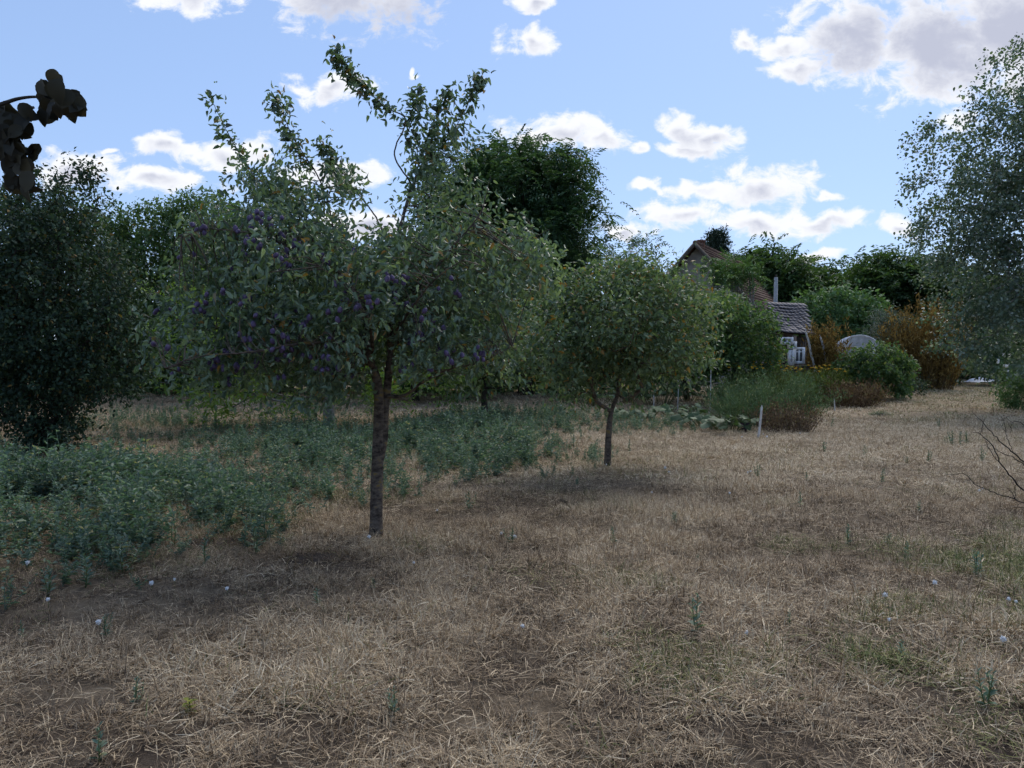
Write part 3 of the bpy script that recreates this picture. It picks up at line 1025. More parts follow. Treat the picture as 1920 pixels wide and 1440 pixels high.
# ------------------------------------------------------------------ the plum tree in front
def plum_tree():
    Y = 6.6
    base = G(705, 1006); base[2] = float(ground_z(base[0], base[1])) - .02
    root = empty('plum_tree', base)
    tag(root, 'plum tree with slender forked trunk and purple fruit, tallest shoots rising above the dry grass', 'tree')

    def A(px, py, dy=0.0):
        return at(px, py, Y + dy)
    # two stems grown together up to the fork
    left = smooth_path([base, A(706, 930), A(709, 840), A(711, 760), A(708, 720), A(700, 690)], 26)
    right = smooth_path([A(712, 880, .02), A(719, 830, .02), A(722, 770, .03), A(727, 720, .05), A(729, 690, .07)], 18)

    def lumpy(P, r):
        V, F = tube_vf(P, r, 14, True)
        k = 14
        nv = len(P) * k
        c = np.repeat(P, k, 0)
        d = V[:nv] - c
        ang = np.tile(np.arange(k), len(P))
        f = 1 + .16 * (fbm(V[:nv, 0] * 30 + ang * .9, V[:nv, 2] * 22, 5, 3) - .5)
        V[:nv] = c + d * f[:, None]
        return V, F
    rl = np.interp(np.linspace(0, 1, 26), [0, .05, .3, .7, 1], [.066, .056, .052, .042, .034])
    mb = MB()
    V, F = lumpy(left, rl); mb.add(V - base, F)
    V, F = lumpy(right, np.interp(np.linspace(0, 1, 18), [0, .25, 1], [.018, .036, .034])); mb.add(V - base, F)
    # knot scar on the trunk
    th = np.linspace(0, math.pi * 2, 9)
    mb.tube(np.stack([A(718, 842)[0] + .016 * np.cos(th), np.full(9, Y - .05), A(718, 842)[2] + .022 * np.sin(th)], 1) - base, .006, 5)
    mb.build('trunk', BARK_PLUM, root, True)

    # main limbs: control points (px, py, depth offset)
    limbs = [
        ([(706, 715, 0), (690, 650, -.1), (688, 590, -.15), (660, 540, -.1), (625, 500, .0), (590, 455, .15), (560, 420, .2), (520, 390, .25), (470, 320, .3), (430, 255, .3), (395, 182, .3)], .030),
        ([(729, 700, .05), (732, 640, .1), (730, 560, .2), (738, 480, .25), (752, 420, .3), (775, 345, .35), (800, 290, .4), (815, 240, .4), (832, 190, .35), (845, 172, .3)], .032),
        ([(700, 690, -.02), (672, 655, -.35), (640, 640, -.6), (560, 645, -.9), (470, 660, -1.1), (380, 668, -1.2), (310, 690, -1.2)], .020),
        ([(722, 745, .03), (760, 740, -.1), (800, 712, -.25), (850, 690, -.35), (900, 680, -.4), (960, 650, -.4)], .018),
        ([(690, 640, -.1), (640, 600, .1), (560, 590, .3), (470, 605, .35), (390, 620, .4)], .016),
        ([(732, 650, .08), (790, 610, .35), (860, 560, .6), (930, 510, .7), (985, 455, .7), (1030, 430, .7)], .020),
        ([(735, 600, .1), (800, 520, -.3), (860, 450, -.4), (900, 400, -.4), (920, 330, -.4)], .018),
        ([(625, 500, 0), (560, 470, -.3), (480, 440, -.5), (400, 430, -.6), (340, 440, -.7)], .014),
        ([(590, 455, .15), (540, 440, .5), (470, 400, .7), (420, 380, .7)], .012),
        ([(630, 505, 0), (625, 430, .2), (605, 350, .2), (570, 290, .2), (545, 250, .2), (528, 200, .2), (520, 188, .2)], .009),
        ([(600, 340, .2), (625, 300, .2), (600, 265, .2)], .006),
        ([(775, 350, .35), (740, 290, .1), (760, 225, .0), (720, 200, -.05), (690, 168, -.1), (655, 140, -.1), (640, 120, -.1), (632, 98, -.1)], .0075),
        ([(800, 300, .4), (840, 260, .5), (870, 210, .5), (893, 160, .5), (903, 147, .5)], .006),
        ([(760, 260, .1), (778, 210, .1), (781, 175, .1)], .006),
        ([(740, 480, .25), (700, 400, .4), (660, 350, .45), (640, 320, .5)], .010),
        ([(728, 570, .2), (690, 500, .6), (640, 440, .8), (600, 400, .9)], .014),
        ([(735, 560, .2), (800, 470, .8), (870, 400, 1.0)], .014),
        ([(702, 680, 0), (640, 690, .4), (560, 700, .7), (480, 705, .8)], .014),
        ([(728, 690, .05), (790, 660, .5), (870, 640, .8), (950, 620, .9)], .014),
        ([(700, 660, -.1), (690, 600, -.6), (650, 540, -.9), (600, 500, -1.0)], .016),
        ([(730, 640, 0), (770, 580, -.6), (820, 520, -.9), (880, 480, -1.0)], .016),
    ]
    nodes, lens = [], []
    for cps, r in limbs:
        P = smooth_path([A(*c) for c in cps], 8 * len(cps))
        P[1:-1] += rng.normal(size=(len(P) - 2, 3)) * .0025
        rr = .0025 + (r - .0025) * np.linspace(1, 0, len(P)) ** 1.3
        mb = MB(); mb.tube(P - base, rr, 7)
        mb.build('limb', BARK_PLUM, root, True)
        nodes.append(P)
    allN = np.concatenate(nodes)
    # side twigs, thick through the body of the crown, few on the long shoots
    ells = [pxell(640, 545, 330, 130, Y, 1.25), pxell(550, 455, 220, 82, Y + .2, 1.0), pxell(840, 495, 190, 95, Y + .2, 1.1), pxell(700, 640, 250, 80, Y, 1.1),
            pxell(410, 650, 130, 70, Y - .4, .8, .05), pxell(560, 690, 210, 52, Y - .1, 1.0), pxell(400, 540, 100, 70, Y, .8, .06), pxell(860, 640, 120, 70, Y, .8), pxell(830, 330, 75, 100, Y + .4, .4, .12), pxell(560, 345, 110, 60, Y + .2, .5, .11),
            pxell(950, 470, 100, 80, Y + .6, .5)]
    At, outd = shell_points(ells, 1000, .25)
    sky_gap = lambda P: (lambda px, py: ((px - 690) / 45) ** 2 + ((py - 410) / 55) ** 2 < 1)(*to_px(P))
    g = ~sky_gap(At)
    qx, qy = to_px(At)
    g &= ~((((qx - 715) / 48) ** 2 + ((qy - 670) / 85) ** 2 < 1) & (At[:, 1] < Y + .05))     # the fork shows between the boughs
    At, outd = At[g], outd[g]
    # drop the ones too far from any limb
    d2 = np.array([np.min(np.linalg.norm(allN - p, axis=1)) for p in At])
    At, outd = At[d2 < .85], outd[d2 < .85]
    tw = MB(); dirs = []
    for p in At:
        j = int(np.argmin(np.linalg.norm(allN - p, axis=1) + .25 * np.abs(allN[:, 2] - p[2])))
        q = allN[j]
        mid = (p + q) / 2 + rng.normal(size=3) * .04 + np.array([0, 0, .03])
        P = smooth_path([q, mid, p], 6)
        tw.tube(P - base, np.linspace(.0055, .002, 6), 4, r=rng.random(), cap=False)
        dirs.append(p - mid)
    tw.build('twigs', BARK_PLUM, root, True)
    dirs = unit(np.array(dirs))
    p, ax, nr, L, Wd = sprig_leaves(At, dirs, 30, .28, .058, .026, .50, .32, clump=1.15)
    tag(link('foliage', leaves_mesh('foliage', p - base, ax, nr, L, Wd, 'o', curl=rng.random(len(p)) * .7, fold=.5), L_PLUM, root), kind='stuff')
    # single leaves along the shoots that stand against the sky
    lv = leaf_variants(L_PLUM_O)
    spots = []
    for li, lo in ((0, .62), (1, .55), (9, .45), (10, .2), (11, .35), (12, .1), (13, .1), (14, .5)):
        P = nodes[li]
        k0 = int(len(P) * lo)
        for i in range(k0, len(P)):
            f = (i - k0) / (len(P) - k0)
            for _ in range(3 if f > .45 else 3):
                spots.append((P[i], P[min(i + 1, len(P) - 1)] - P[i - 1]))
    rng.shuffle(spots)
    for q, t in spots[:296]:
        t = unit(t)
        a = unit(rdir(1)[0] * .8 + t * .35 + np.array([-.25, 0, -.35]))
        single_leaf(root, q + a * .012 + rng.normal(size=3) * .018 - base, a, unit(rng.normal(size=3) * .5 + np.array([0, -.4, .6])), .055 + .03 * rng.random(), lv)
    sp = np.array([q for q, t in spots for _ in range(2)]); sd = unit(np.array([t for q, t in spots for _ in range(2)]))
    la = unit(rdir(len(sp)) * .8 + sd * .35 + np.array([-.3, 0, -.35]))
    Lq = .045 + .03 * rng.random(len(sp))
    tag(link('shoot_foliage', leaves_mesh('shoot_foliage', sp + la * .01 + rng.normal(size=sp.shape) * .045 - base, la, unit(rng.normal(size=sp.shape) * .7 + [0, -.3, .5]), Lq, Lq * .46, 'o', curl=.45, fold=.45), L_PLUM, root), kind='stuff')
    # fruit hanging in small bunches
    mbp = MB()
    th = np.linspace(0, math.pi, 7)
    prof = np.stack([np.sin(th) * (.92 + .08 * np.cos(th)), -np.cos(th)], 1)
    k = 9
    an = np.arange(k) * 2 * math.pi / k
    V = np.concatenate([np.stack([prof[i, 0] * np.cos(an), prof[i, 0] * np.sin(an), np.full(k, prof[i, 1] * 1.22)], 1) for i in range(7)])
    aa = np.arange(k); bb = (aa + 1) % k
    mbp.add(V * .019, np.concatenate([np.stack([i * k + aa, i * k + bb, (i + 1) * k + bb, (i + 1) * k + aa], 1) for i in range(6)]))
    mbp.tube([(0, 0, .019), (.001, 0, .030), (.003, 0, .038)], .0011, 3)
    pm = mbp.mesh('plum', True); pm.materials.append(M_PLUM_SKIN)
    bunch = At[rng.permutation(len(At))]
    px, py = to_px(bunch)
    bunch = bunch[(py > 340) & (py < 700) & (px < 1010) & (bunch[:, 1] < Y - .25)][:88]
    cnt = 0
    for c in bunch:
        for _ in range(rng.integers(1, 6)):
            if cnt >= 240: break
            o = bpy.data.objects.new('plum', pm); COL.objects.link(o); o.parent = root
            o.location = tuple(c + rng.normal(size=3) * np.array([.045, .045, .03]) + np.array([0, -.13, -.06]) - base)
            o.rotation_euler = (rng.normal() * .4, rng.normal() * .4, rng.random() * 6)
            s = .85 + .35 * rng.random(); o.scale = (s, s, s); cnt += 1


plum_tree()


# ------------------------------------------------------------------ other trees and shrubs
def gz(p):
    p = np.array(p, float); p[2] = float(ground_z(p[0], p[1])) - .03
    return p


def small_plum(px, py, name, label, stem, ells, n_tips, per, mats, r0, leaf=(.062, .032), group=None, spread=.3, limbs=None):
    base = gz(G(px, py)); Y = base[1]
    T = [base] + [at(a, b_, Y + d) for a, b_, d in stem]
    return make_tree(name, label, 'tree', base, T, r0, [pxell(a, b_, c, d, Y + o, dep) for a, b_, c, d, o, dep in ells], n_tips, per, spread, leaf, mats, group=group, seg=.25, r_tip=.0042, up=.2, inner=.25, r_max=.030, extra=None if limbs is None else np.array([at(a, b_, Y + d) for a, b_, d in limbs]))


small_plum(1139, 880, 'plum_tree', 'smaller plum tree with dark leaning trunk and scattered orange leaves, behind the taller plum tree', [(1140, 840, 0), (1142, 805, 0), (1144, 785, 0), (1146, 772, 0)],
           [(1150, 610, 140, 95, 0, 1.0), (1165, 545, 90, 50, .1, .8), (1045, 655, 80, 60, -.2, .8), (1265, 590, 75, 70, .2, .8), (1240, 525, 60, 34, .1, .5), (1060, 560, 60, 40, 0, .6), (1215, 665, 95, 42, -.1, .9), (1075, 715, 62, 32, 0, .5), (1130, 520, 60, 40, 0, .5), (1290, 650, 50, 45, 0, .5)], 600, 32, (BARK_PLUM, L_PLUM2), .05, (.066, .031), spread=.36, limbs=[(1120, 755, .02), (1092, 735, .05), (1060, 712, .1), (1158, 740, .05), (1162, 705, .1), (1150, 665, .1), (1175, 752, -.05), (1205, 728, -.1), (1238, 700, -.1)])
small_plum(908, 786, 'plum_tree', 'young plum tree with short dark trunk in the herbs behind the two larger plum trees', [(909, 765, 0), (907, 745, 0), (912, 725, 0)],
           [(920, 660, 95, 70, 0, 1.1), (960, 610, 90, 70, .3, 1.1), (870, 690, 70, 50, 0, .9), (985, 690, 60, 45, 0, .8)], 260, 30, (BARK_DARK, L_PLUM2), .085, (.10, .055), spread=.45)

# walnut with the pale trunk
base = gz(G(617, 797)); Y = base[1]
make_tree('walnut_tree', 'light green walnut tree with pale grey trunk, standing behind the front plum tree', 'tree', base, [base, at(616, 760, Y), at(612, 715, Y), at(615, 660, Y)], .13,
          [pxell(430, 640, 130, 110, Y - .5, 1.6), pxell(560, 600, 180, 130, Y, 1.9), pxell(760, 640, 170, 100, Y, 1.6), pxell(400, 730, 100, 40, Y - .6, 1.2), pxell(620, 735, 190, 32, Y - .5, 1.4), pxell(830, 740, 70, 40, Y, 1.0), pxell(360, 560, 80, 60, Y, 1.0)],
          300, 7, .34, (.12, .05), (BARK_PALE, L_WALNUT), frond=4, r_tip=.006, seg=.5)

# the big dark shrub at the left edge and its neighbours
base = gz(G(88, 850)); Y = base[1]
make_tree('dark_shrub', 'large dense dark green shrub fanning out from its foot at the left of the herbs', 'shrub', base, [base, base + [0, 0, .25], base + [.02, 0, .5]], .10,
          [pxell(100, 560, 155, 150, Y, 1.2), pxell(40, 480, 130, 120, Y, 1.2), pxell(190, 640, 85, 100, Y - .1, .9), pxell(60, 670, 130, 110, Y, 1.1), pxell(92, 760, 66, 70, Y, .7), pxell(95, 815, 48, 40, Y - .2, .5, .25), pxell(30, 740, 80, 70, Y, .8), pxell(180, 690, 70, 55, Y, .7), pxell(150, 420, 60, 60, Y, .6), pxell(-60, 560, 130, 170, Y + .3, 1.3), pxell(20, 400, 70, 50, Y, .6), pxell(110, 380, 30, 36, Y, .4, .1)],
          1500, 46, .36, (.062, .033), (BARK_DARK, L_DARK), r_tip=.004, seg=.5, inner=.5, r_max=.04, extra=np.repeat(np.array([at(a, b_, Y) for a, b_ in ((148, 322), (158, 330), (168, 335), (172, 350), (180, 375), (55, 330), (50, 350), (108, 345), (112, 360))]), 2, 0) + rng.normal(size=(18, 3)) * .03)
spots = [
    ('leafy_tree', 'mid green leafy tree between the big dark shrub and the walnut tree', (300, 742), [(300, 470, 90, 85, 1.3), (270, 560, 95, 110, 1.4), (350, 600, 95, 110, 1.3), (230, 640, 80, 80, 1.0), (390, 430, 75, 70, 1.1), (330, 690, 80, 50, 1.0), (250, 425, 60, 45, .8)], 1100, 46, .55, (.11, .058), L_MID),
    ('leafy_tree', 'rounded green tree behind the walnut tree and left of the feathery dark tree', (520, 748), [(520, 520, 120, 110, 1.8), (600, 560, 130, 100, 1.8), (470, 620, 110, 90, 1.5), (690, 560, 110, 70, 1.5), (440, 450, 60, 60, 1.0)], 460, 36, .7, (.15, .08), L_MID),
    ('leafy_tree', 'leafy tree with thin top twigs behind the dark shrub at the left edge', (40, 745), [(60, 440, 150, 80, 1.6), (150, 440, 80, 80, 1.2), (-60, 480, 160, 120, 1.8), (40, 560, 170, 110, 1.6)], 460, 36, .7, (.13, .065), L_LOCUST),
    ('leafy_tree', 'broad green tree filling the gap under the feathery dark tree', (780, 752), [(760, 600, 110, 95, 1.8), (860, 640, 110, 80, 1.6), (720, 660, 100, 60, 1.4), (700, 540, 60, 50, 1.0)], 360, 36, .7, (.15, .08), L_MID),
]
for nm, lab, (bx, by), es, nt_, per, spr, lf, mt in spots:
    base = gz(G(bx, by)); Y = base[1]
    ctr = at(es[0][0], es[0][1], Y)
    make_tree(nm, lab, 'tree', base, [base, base * .6 + ctr * .4 - [0, 0, .1], base * .3 + ctr * .7], .11, [pxell(a, b_, c, d, Y + rng.normal() * .3, e) for a, b_, c, d, e in es], nt_, per, spr, lf, (BARK_DARK, mt), r_tip=.005, seg=.7, inner=.5)

for hx, lab in ((-120, 'dense hedge bush beyond the dark shrub'), (190, 'dense hedge bush between the dark shrub and the walnut tree'), (440, 'dense hedge bush behind the walnut tree crown'), (690, 'dense hedge bush behind the pale walnut trunk'), (930, 'dense hedge bush behind the young plum tree'), (1130, 'dense hedge bush behind the smaller plum tree')):
    Y = 27.5 + rng.random()
    base = gz(np.array([at(hx, 700, Y)[0], Y, 0]))
    make_tree('hedge_bush', lab, 'hedge', base, [base, base + [0, 0, .4], base + [0, 0, .9]], .09, [pxell(hx + dx_, yy, 100, rr_, Y + rng.normal() * .3, 1.2) for dx_, yy, rr_ in ((-80, 630, 75), (80, 640, 80), (0, 560, 70), (0, 690, 45), (-100, 700, 35), (100, 700, 35))], 330, 34, .75, (.18, .10), (BARK_DARK, L_MID), r_tip=.006, seg=.8, inner=.5)

# big feathery dark tree in the middle distance
Y = 27.0
base = gz(np.array([at(985, 700, Y)[0], Y, 0]))
make_tree('feathery_tree', 'tall dark tree with feathery layered foliage behind the plum trees', 'tree', base, [base, at(988, 650, Y), at(985, 580, Y), at(975, 500, Y)], .24,
          [pxell(970, 355, 105, 66, Y, 2.2), pxell(885, 370, 85, 66, Y, 2.0), pxell(1050, 355, 62, 52, Y, 1.8), pxell(1080, 420, 52, 46, Y, 1.6), pxell(985, 450, 115, 66, Y, 2.4), pxell(1062, 500, 60, 45, Y, 1.6), pxell(870, 460, 85, 80, Y, 2.0), pxell(955, 296, 40, 22, Y, 1.0, .5), pxell(1062, 305, 34, 18, Y, 1.0, .4), pxell(970, 560, 110, 55, Y, 2.0)],
          540, 15, .75, (.18, .075), (BARK_DARK, L_LOCUST), frond=7, r_tip=.010, seg=.9, inner=.45)
Y = 25.0
base = gz(np.array([at(1200, 700, Y)[0], Y, 0]))
make_tree('feathery_tree', 'small feathery tree whose arching tip shows between the tall dark tree and the house gable', 'tree', base, [base, at(1195, 640, Y), at(1190, 560, Y)], .10,
          [pxell(1195, 470, 34, 28, Y, .7), pxell(1170, 510, 45, 40, Y, 1.0), pxell(1215, 530, 50, 45, Y, 1.0), pxell(1200, 590, 70, 50, Y, 1.2)], 90, 12, .6, (.13, .05), (BARK_DARK, L_LOCUST), frond=6, r_tip=.008, seg=.8)

# dense bushy trees behind the second plum
for lab, (bx, Y), es, nt_, mt in [
    ('dark green bushy tree in front of the shed, behind the pumpkin bed', (1370, 21.5), [(1385, 625, 65, 50, 1.2), (1340, 620, 65, 60, 1.2), (1300, 650, 60, 50, 1.1), (1418, 655, 38, 34, .8), (1370, 675, 80, 30, 1.2)], 420, L_MID),
    ('olive green bushy tree with bare pale stems on top, in front of the house gable', (1290, 24), [(1255, 572, 65, 45, 1.3), (1330, 590, 65, 36, 1.3), (1230, 610, 60, 50, 1.2), (1310, 625, 80, 45, 1.3)], 380, L_PLUM2)]:
    base = gz(np.array([at(bx, 700, Y)[0], Y, 0]))
    ctr = at(es[0][0], es[0][1], Y)
    make_tree('bushy_tree', lab, 'tree', base, [base, base * .7 + ctr * .3, base * .4 + ctr * .6], .09, [pxell(a, b_, c, d, Y, e) for a, b_, c, d, e in es], nt_, 44, .42, (.10, .055), (BARK_DARK, mt), r_tip=.005, seg=.6, inner=.5)

# sumac-like tree with flat umbrella fronds over bare stems, by the house
Y = 27.5
base = gz(np.array([at(1375, 700, Y)[0], Y, 0]))
root = empty('umbrella_tree', base); tag(root, 'tree with flat umbrella fronds on bare pale stems, before the house roof', 'tree')
tips = []
for k in range(11):
    tx = 1338 + 7.0 * k + rng.normal() * 3
    P = smooth_path([at(tx + rng.normal() * 6, 640, Y + rng.normal() * .4), at(tx + rng.normal() * 3, 570, Y), at(tx, 512 + rng.normal() * 6, Y)], 8)
    mb = MB(); mb.tube(P - base, np.linspace(.045, .022, 8), 6)
    mb.build('stem', BARK_PALE, root, True); tips.append(P[-1])
mb = MB()
for k in range(3):
    mb.tube(smooth_path([base - base, (at(1355 + k * 18, 660, Y) - base), (at(1350 + 30 * k, 620, Y) - base)], 6), .06, 6)
mb.build('trunk', BARK_PALE, root, True)
tips = np.array(tips)
tag(link('crown', frond_mesh('crown', np.concatenate([tips, tips + rng.normal(size=tips.shape) * [.3, .5, .15], tips + rng.normal(size=tips.shape) * [.25, .5, .15] + [-.3, 0, .2]]) - base, unit(rng.normal(size=(33, 3)) * [1, 1, .2]), 10, .5, (.14, .05), 7), L_LIGHT, root), kind='stuff')

# conifer tops behind the house
for cx, top, bot, w, lab in ((1345, 432, 520, 40, 'dark conifer standing behind the chimney of the house'), (1388, 484, 540, 22, 'small dark conifer top at the right end of the house roof')):
    Y = 49.0
    base = gz(np.array([at(cx, 650, Y)[0], Y, 0]))
    root = empty('conifer', base); tag(root, lab, 'tree')
    tp = at(cx, top, Y)
    mb = MB(); mb.tube(np.array([base, (base + tp) / 2, tp]) - base, [.2, .12, .02], 7); mb.build('trunk', BARK_DARK, root, True)
    h0 = at(cx, bot, Y)[2]
    P, Dn = [], []
    for q in range(420 if w > 30 else 200):
        t = rng.random() ** .7
        z = tp[2] - (tp[2] - h0) * t
        rr = w * Y / FPX * (.25 + .75 * t) * (.3 + .7 * rng.random()) * (.7 + .5 * math.sin(t * 22 + q % 3))
        a = rng.random() * 6.283
        P.append([tp[0] + rr * math.cos(a), Y + rr * math.sin(a), z + rng.normal() * .1]); Dn.append([math.cos(a), math.sin(a), .5])
    p, ax, nr, L, Wd = sprig_leaves(np.array(P), unit(np.array(Dn)), 26, .5, .20, .05, -.2, .3)
    tag(link('crown', leaves_mesh('crown', p - base, ax, nr, L, Wd), L_CONIF, root), kind='stuff')

# line of trees closing the garden at the right
rows = [
    (1440, 46, [(1440, 520, 55, 42, 2), (1480, 540, 50, 45, 2), (1425, 500, 26, 18, 1), (1465, 500, 26, 18, 1)], L_FAR, 'round-headed green tree behind the utility pole'),
    (1530, 48, [(1530, 550, 60, 40, 2), (1500, 530, 40, 30, 1.6), (1560, 570, 50, 40, 2)], L_FAR, 'green tree right of the utility pole, behind the light green bush'),
    (1600, 50, [(1600, 560, 60, 40, 2.2), (1580, 540, 16, 16, .8), (1640, 545, 50, 45, 2)], L_FAR, 'low green tree behind the greenhouse tunnel'),
    (1660, 46, [(1660, 540, 55, 45, 2), (1640, 510, 28, 18, 1), (1700, 530, 50, 40, 2), (1690, 580, 70, 50, 2)], L_FAR, 'green tree with bumpy top behind the grey shrub'),
    (1745, 44, [(1745, 540, 60, 50, 2), (1720, 505, 30, 18, 1), (1790, 570, 70, 70, 2.2), (1760, 620, 80, 60, 2)], L_FAR, 'green tree between the rusty thicket and the silvery poplar'),
    (1880, 42, [(1860, 600, 90, 80, 2.4), (1960, 600, 100, 90, 2.4), (1820, 650, 70, 50, 2)], L_FAR, 'green tree in the shade behind the silvery poplar'),
]
for bx, Y, es, mt, lab in rows:
    base = gz(np.array([at(bx, 650, Y)[0], Y, 0]))
    ctr = at(es[0][0], es[0][1], Y)
    es = es + [(bx - 30, 640, 60, 45, 2.2), (bx + 35, 635, 60, 50, 2.2)]
    make_tree('background_tree', lab, 'tree', base, [base, base * .6 + ctr * .4, base * .35 + ctr * .65], .2, [pxell(a, b_, c, d, Y + rng.normal(), e) for a, b_, c, d, e in es], 235, 13, 1.05, (.33, .15), (BARK_DARK, mt), frond=5, r_tip=.012, seg=1.2, inner=.45, group='trees closing the garden')
Y = 37.0
base = gz(np.array([at(1570, 690, Y)[0], Y, 0]))
make_tree('light_bush', 'light green bush behind the rust-coloured thicket beside the shed', 'bush', base, [base, base + [0, 0, .5], base + [0, 0, 1.0]], .10,
          [pxell(1570, 580, 60, 36, Y, 1.4), pxell(1530, 600, 45, 40, Y, 1.2), pxell(1610, 600, 50, 40, Y, 1.2), pxell(1570, 640, 90, 40, Y, 1.5)], 220, 34, .8, (.22, .11), (BARK_DARK, L_LIGHT), r_tip=.006, seg=.8, inner=.5)

# silvery poplar at the right edge
Y = 19.0
base = gz(np.array([at(1955, 700, Y)[0], Y, 0]))
ex = np.array([at(a, b_, Y + rng.normal() * .5) for a, b_ in ((1725, 250), (1720, 275), (1715, 330), (1718, 345), (1745, 245), (1760, 232), (1720, 440), (1715, 425), (1735, 400), (1725, 470), (1840, 160), (1838, 185), (1830, 215), (1870, 110), (1915, 92), (1908, 100), (1900, 120), (1880, 125), (1860, 200), (1770, 260), (1790, 270), (1750, 300), (1740, 290), (1735, 330), (1742, 420), (1760, 380))])
make_tree('silver_poplar', 'tall silvery green poplar with loose airy crown at the right edge of the dry strip', 'tree', base, [base, at(1950, 620, Y), at(1945, 480, Y), at(1940, 350, Y), at(1935, 220, Y)], .17,
          [pxell(1900, 290, 95, 130, Y, 1.6), pxell(1830, 380, 90, 110, Y, 1.6), pxell(1930, 200, 50, 90, Y, 1.0), pxell(1850, 520, 100, 90, Y, 1.7), pxell(1960, 420, 130, 200, Y, 2.0), pxell(1830, 610, 75, 60, Y, 1.4), pxell(1900, 640, 110, 60, Y, 1.7), pxell(2040, 300, 110, 200, Y + .5, 1.8), pxell(1775, 440, 45, 60, Y, 1.0)],
          1250, 40, .5, (.080, .056), (BARK_PALE, L_POPLAR), r_tip=.0042, seg=.6, inner=.3, extra=np.repeat(ex, 2, 0) + rng.normal(size=(52, 3)) * .08)


# ------------------------------------------------------------------ branch hanging in from a tree beside the camera
def overhang():
    Y = 2.3
    base = gz(np.array([-3.6, 1.9, 0]))
    root = empty('pear_tree', base)
    tag(root, 'tree branch hanging into view with dark shaded leaves against the sky', 'tree')
    mb = MB(); mb.tube(smooth_path([base, base + [.05, 0, 1.2], base + [.0, .1, 2.3], base + [.1, .1, 3.2]], 14) - base, np.linspace(.11, .05, 14), 12)
    mb.build('trunk', BARK_PLUM, root, True)
    A = lambda px, py, d=0.: at(px, py, Y + d)
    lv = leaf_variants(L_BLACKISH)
    start = base + [.05, .1, 2.45]
    twigs = [
        ([start, A(-420, 330, -.1), A(-160, 250), A(0, 196), A(40, 184), A(75, 182), A(100, 190), A(130, 196)], .009),
        ([A(-300, 290), A(-150, 300), A(-60, 270), A(0, 215), A(20, 230), A(30, 280), A(24, 320), A(40, 335), A(52, 350)], .006),
        ([A(75, 182), A(90, 165), A(98, 145)], .0025),
    ]
    for P, r in twigs:
        P = smooth_path(P, 7 * len(P)); mb = MB(); mb.tube(P - base, np.linspace(r, .0015, len(P)), 6); mb.build('twig', BARK_DARK, root, True)
    spots = []
    for (cx, cy, rx, ry, n_) in ((83, 172, 8, 12, 6), (106, 168, 10, 12, 7), (112, 196, 26, 14, 17), (142, 200, 12, 12, 9), (98, 150, 3, 6, 2), (84, 214, 6, 8, 3), (12, 218, 14, 10, 9), (32, 240, 20, 16, 15), (18, 262, 22, 16, 15), (28, 290, 22, 18, 16), (34, 318, 14, 12, 7), (52, 212, 5, 8, 3), (62, 275, 2, 10, 2),
                                (48, 352, 6, 14, 5), (22, 342, 8, 8, 3), (-40, 260, 40, 40, 20)):
        for _ in range(n_):
            spots.append((cx + rng.normal() * rx * .6, cy + rng.normal() * ry * .6))
    for cx, cy in spots:
        p = A(cx, cy, rng.normal() * .05)
        a = unit(np.array([rng.normal() * .55, rng.normal() * .35, -.85 + rng.normal() * .35]))
        L = .046 + .02 * rng.random()
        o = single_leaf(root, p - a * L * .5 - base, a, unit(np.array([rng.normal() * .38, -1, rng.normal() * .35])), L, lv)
        o.matrix_basis = o.matrix_basis @ Matrix.Diagonal((1.35, 1, 1, 1))


overhang()

# ------------------------------------------------------------------ house beyond the trees
M_WALL = surf_mat('house_plaster', [(.3, (.20, .19, .17)), (.7, (.32, .30, .27))], 3, .9)
M_ROOF = surf_mat('clay_tile', [(.3, (.07, .045, .035)), (.5, (.14, .085, .062)), (.7, (.20, .13, .095))], 5, .9, .02, .6)
M_BRICK = surf_mat('chimney_brick', [(.3, (.10, .045, .03)), (.7, (.20, .10, .07))], 9, .9)
M_WOOD = surf_mat('grey_weathered_wood', [(.3, (.05, .042, .036)), (.5, (.10, .085, .072)), (.7, (.17, .15, .13))], 6, .9, .01, .5, (1, 1, .15))
M_DARKW = surf_mat('dark_board', [(.3, (.02, .016, .014)), (.7, (.05, .04, .034))], 8, .9)
M_SLATE = surf_mat('worn_roof_slate', [(.3, (.07, .065, .07)), (.5, (.12, .112, .12)), (.7, (.20, .19, .20))], 4, .85, .01, .4)
M_WHITE = surf_mat('white_paint', [(.3, (.62, .64, .68)), (.7, (.80, .81, .83))], 6, .6)
M_CONC = surf_mat('pole_concrete', [(.3, (.26, .27, .28)), (.7, (.42, .43, .44))], 6, .9)
M_PALE = surf_mat('pale_stake_wood', [(.3, (.38, .37, .35)), (.7, (.62, .61, .58))], 14, .85)


def glass_mat(name, col, rough=.15):
    m_, n_, b_, o_ = mat_new(name)
    f = tex_noise(n_, 3, 3, .5, obj_coord(n_))
    n_.links.new(ramp(n_, f, [(.3, tuple(c * .7 for c in col)), (.7, col)]), b_.inputs['Base Color'])
    b_.inputs['Roughness'].default_value = rough
    b_.inputs['Specular IOR Level'].default_value = .5
    return m_


M_PANE = glass_mat('window_pane', (.05, .06, .075))


def quad_slab(mb, a, b_, c, d, th, r=.5):
    a, b_, c, d = map(lambda v: np.asarray(v, float), (a, b_, c, d))
    nn = unit(np.cross(b_ - a, d - a)) * th
    V = np.array([a, b_, c, d, a + nn, b_ + nn, c + nn, d + nn])
    mb.add(V, np.array([[3, 2, 1, 0], [4, 5, 6, 7], [0, 1, 5, 4], [1, 2, 6, 5], [2, 3, 7, 6], [3, 0, 4, 7]]), r)


